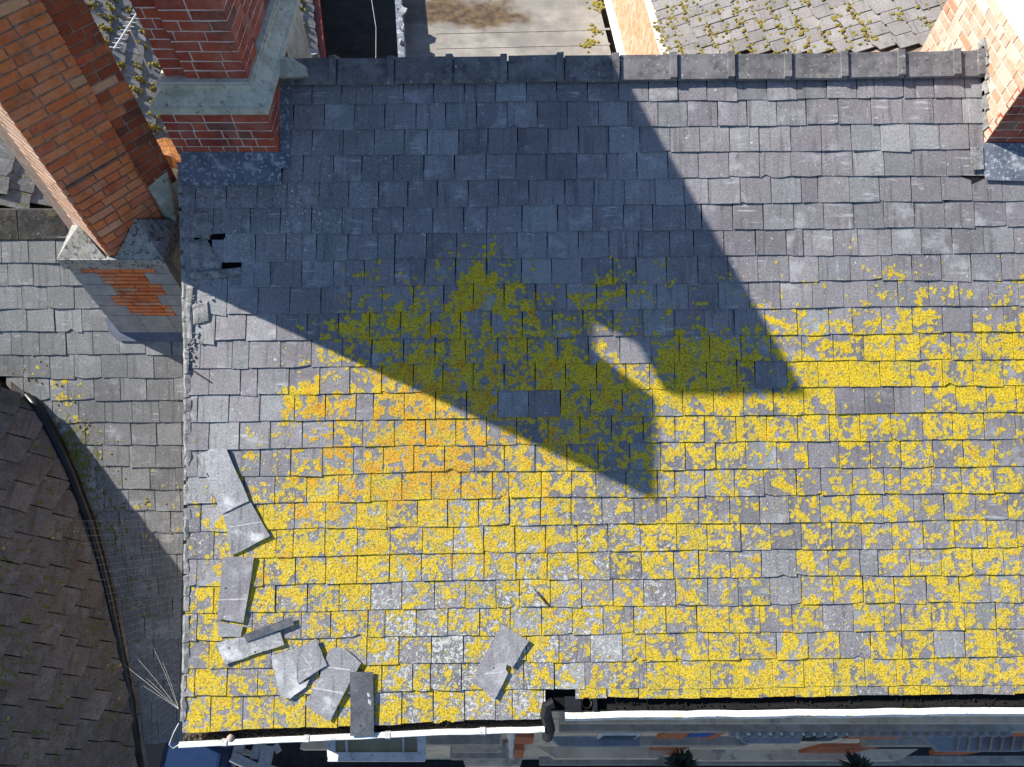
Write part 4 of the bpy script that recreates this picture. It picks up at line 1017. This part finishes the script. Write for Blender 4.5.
M_loose = slate_mat('loose_slate_pale', [(0, (.27, .265, .275)), (.5, (.33, .325, .335)), (1, (.40, .40, .405))], white=1.3, bloom=.75, blo=.50, blc=(.66, .66, .65))
M_loose2 = slate_mat('loose_slate_purple', [(0, (.27, .25, .27)), (1, (.33, .31, .33))], white=1., blo=.5, blc=(.55, .54, .54))
loose([[(223, 514), (250, 501), (270, 536), (231, 556)]], 'pale squarish slate lapped under the foot of the big loose slate', M_loose, .024, (0, .002), rnd=.6, marks=[(230, 527, 262, 522, 1.3)])
loose([[(197, 455), (210, 449), (226, 448), (249, 501), (222, 514), (213, 492)]], 'largest pale loose slate near the left verge, topmost of the row', M_loose, .031, (.001, 0), rnd=.95, marks=[], nails=[(207, 474), (208, 476)])
loose([[(223, 557), (254, 557), (250, 585), (243, 623), (217, 619)]], 'purple grey loose slate with one white line, standing upright by the left verge', M_loose2, .026, (.002, 0), rnd=.4, marks=[(219, 600, 247, 599, 1.6)], nails=[(226, 588)])
loose([[(217, 622), (243, 626), (241, 637), (219, 637)]], 'small pale slate fragment under the purple slate with white line', M_loose, .026, rnd=.7)
loose([[(216, 643), (243, 637), (280, 632), (284, 645), (252, 655), (225, 665)]], 'pale loose slate lying crosswise beneath the narrow dark slate strip', M_loose, .026, (0, .002), rnd=.75, marks=[(243, 640, 245, 655, 3)], nails=[(255, 652), (229, 648)])
loose([[(243, 635), (292, 617), (294, 625), (246, 642)]], 'narrow dark blue slate strip lying crosswise above a pale slate', M_slate_d, .036, (.002, 0), rnd=.9)
loose([[(271, 657), (282, 652), (294, 650), (304, 682), (309, 680), (306, 687), (290, 699), (280, 696)]], 'pale curved loose slate tucked under a squarer slate left of the dark upright slate', M_loose, .026, (0, .002), rnd=.92)
loose([[(289, 652), (316, 639), (321, 650), (327, 665), (298, 684), (296, 668)]], 'squarish grey slate lying across a pale curved slate', M_loose, .036, (.003, 0), rnd=.45, marks=[(302, 655, 312, 668, 2), (299, 672, 312, 668, 1.5)])
loose([[(329, 649), (344, 648), (361, 663), (349, 684), (330, 722), (304, 704), (318, 682)]], 'long pale slate with white cracks beside the dark upright slate', M_loose, .027, (.002, .001), rnd=.3, marks=[(327, 667, 350, 670, 2.2), (313, 688, 343, 693, 2.5)])
loose([[(350, 672), (373, 672), (374, 736), (350, 736)]], 'dark navy slate standing upright and overhanging the white gutter', M_slate_d, .03, (0, 0), rnd=.5, marks=[(367, 694, 370, 696, 5), (368, 701, 371, 703, 6)], nails=[(361, 726)])
loose([[(502, 625), (529, 641), (512, 668), (507, 664), (506, 670), (508, 673), (495, 699), (484, 690), (470, 681)]], 'single grey loose slate with chipped edge lying apart near the middle of the eaves', M_loose2, .027, (.003, 0), rnd=.9, marks=[(484, 674, 504, 672, 1.6)], nails=[(494, 668)])
# twig and stone
t0 = MR.at(534, 589, .035); t1 = MR.at(547, 604, .03)
tag(MB().tube([t0, (t0+t1)/2+MR.n*.008, t1], [.004, .006, .008], 6).build('twig', M_dirt), 'short dark twig lying on lichened slates above the lone chipped slate', 'twig')
t0 = MR.at(192, 370, .03); t1 = MR.at(203, 377, .05)
tag(MB().tube([t0, t1], .006, 6).build('nail', M_rubber), 'short dark iron nail sticking out of slates at the left verge', 'nail')
st0 = lp[0].lerp(lp[1], .62)+Vec((0, -.075, .03))
m = MB(); m.blob(st0, .035, .8); tag(m.build('stone', M_orangeclay if False else simple('pinkish_stone', (.32, .25, .2), (.45, .37, .31), 30, .9), smooth=True), 'rounded brownish stone sitting in the left end of the white gutter', 'stone')

# ------------------------------------------------------------------ net between wing and verge
net = MB()
def strip(a, b, r): 
    a = Vec(a); b = Vec(b); net.tube([a, (a+b)/2+Vec((0, 0, -.02)), b], r, 3, False)
cr = MR.p(-2.66, -2.6, .02)
A_ = [wpt(y, valley(y).z+.35, .10) for y in [(-.6-.06*i) for i in range(34)]]
B_ = [MR.p(-2.66, MRv, -.02) for MRv in [(-1.1-.048*i) for i in range(34)]]
for i in range(34): strip(A_[i], B_[i], .0009)
for j in range(30):
    f = j/29
    for i in range(33): 
        a = A_[i].lerp(B_[i], f); b = A_[i+1].lerp(B_[i+1], f); net.tube([a, b], .0009, 3, False)
tag(net.build('bird_net', M_net), 'fine dark bird netting stretched from the wing roof to the left verge', 'netting')
th_ = MB()
for (x, y) in [(108, 652), (118, 660), (126, 645), (135, 668), (128, 676), (150, 640), (160, 655)]:
    a = LR.at(x, y, .35); th_.tube([a, a.lerp(cr, .55)+Vec((0, 0, -.03)), cr], .0013, 3, False)
tag(th_.build('cord', M_thread), 'pale net cords gathered at the lower left corner of the roof', 'cord')

# ------------------------------------------------------------------ street things glimpsed below the gutter
def plant(px, py, z, r, label):
    c = at_z(px, py, z); root = empty('spiky_plant', (c.x, c.y, 0), label, 'plant', 'dark plants below the street facade')
    MB().tube([(c.x, c.y, 0), (c.x+.03, c.y, z*.5), (c.x, c.y, z-.3)], [.09, .07, .06], 8).build('trunk', M_dirt, root)
    mb = MB()
    for i in range(260):
        a = random.uniform(0, 6.283); el = random.uniform(-.3, 1.35); L = r*random.uniform(.65, 1.1)
        d = Vec((math.cos(a)*math.cos(el), math.sin(a)*math.cos(el), math.sin(el))); s = d.cross(Vec((0, 0, 1))).normalized()*.022
        b = Vec((c.x, c.y, z-.3)); m_ = b+d*L*.6; t = b+d*L+Vec((0, 0, -.25*L*math.cos(el)))
        mb.put([b-s*.5, b+s*.5, m_+s, t, m_-s], [(0, 1, 2, 4), (4, 2, 3)])
    mb.build('leaves', M_leaf, root)
plant(686, 764, 3.0, .27, 'dark spiky leaved plant below the facade, left one of two')
plant(866, 770, 3.0, .30, 'dark spiky leaved plant below the facade, right one of two')
CX, CY = -7.15, -2.1
car = empty('parked_car', (CX, CY, -.14), 'dark blue car parked below the left end of the gutter', 'car')
prof_ = [(-2.05, .30), (-2.08, .62), (-1.95, .80), (-1.05, .95), (-.40, 1.40), (.85, 1.44), (1.65, 1.02), (2.02, .92), (2.08, .35)]
vs = []; k = len(prof_)
for sgn in (-1, -.55, .55, 1):
    for (y, z) in prof_: vs.append((CX-y*(1 if abs(sgn) < 1 else .96), CY+sgn*(.86 if z < 1 else .66), z-.14-(.05 if abs(sgn) == 1 else 0)))
fs = [tuple(range(k)), tuple(range(3*k, 4*k))[::-1]]
for a in range(3): fs += [(a*k+i, a*k+(i+1) % k, (a+1)*k+(i+1) % k, (a+1)*k+i)[::-1] for i in range(k)]
body = add('body', vs, fs, M_carblue, car)
md = body.modifiers.new('bevel', 'BEVEL'); md.width = .05; md.segments = 2
MB().slab([(CX+1.0, CY-.66, .86), (CX+1.0, CY+.66, .86), (CX+.47, CY+.56, 1.235), (CX+.47, CY-.56, 1.235)], (.5, 0, .8), .01).build('windscreen', M_glass, car)
for sx in (-1, 1):
    for yy in (1.25, -1.25):
        p = Vec((CX+yy, CY+sx*.80, .19)); wv = MB().tube([p+Vec((0, -.09*sx, 0)), p+Vec((0, .09*sx, 0))], .32, 18).build('wheel', M_rubber, car); MB().tube([p+Vec((0, .091*sx, 0)), p+Vec((0, .10*sx, 0))], .2, 14).build('rim', M_metal, wv)
    MB().bx(CX+1.98, CX+2.09, CY+sx*.62-.16, CY+sx*.62+.16, .46, .60).build('headlight', M_glass, car)
    MB().tube([(CX+.7, CY+sx*.80, .90), (CX+.7, CY+sx*.98, .93)], .06, 8).build('wing_mirror', M_carblue, car)
MB().bx(CX+2.05, CX+2.10, CY-.3, CY+.3, .2, .32).build('number_plate', M_metal, car)
fz = 1.0
fr_ = empty('timber_frame', tuple(at_z(255, 760, 0)), 'grey weathered timber frame glimpsed below the left gutter', 'frame')
for (a, b, wdt) in [((240, 744), (237, 757), .18), ((233, 757), (264, 772), .16), ((257, 747), (254, 759), .14), ((254, 748), (266, 748), .12), ((269, 746), (262, 775), .22), ((276, 745), (279, 752), .1)]:
    pa, pb = at_z(*a, fz), at_z(*b, fz); q = MB(); bar(q, pa+Vec((0, 0, random.uniform(0, .05))), pb, wdt, .05); q.build('board', M_timber, fr_)
for (px, py) in [(238, 750), (262, 766)]:
    p = at_z(px, py, fz); MB().bx(p.x-.04, p.x+.04, p.y-.04, p.y+.04, 0, fz-.03).build('leg', M_timber, fr_)
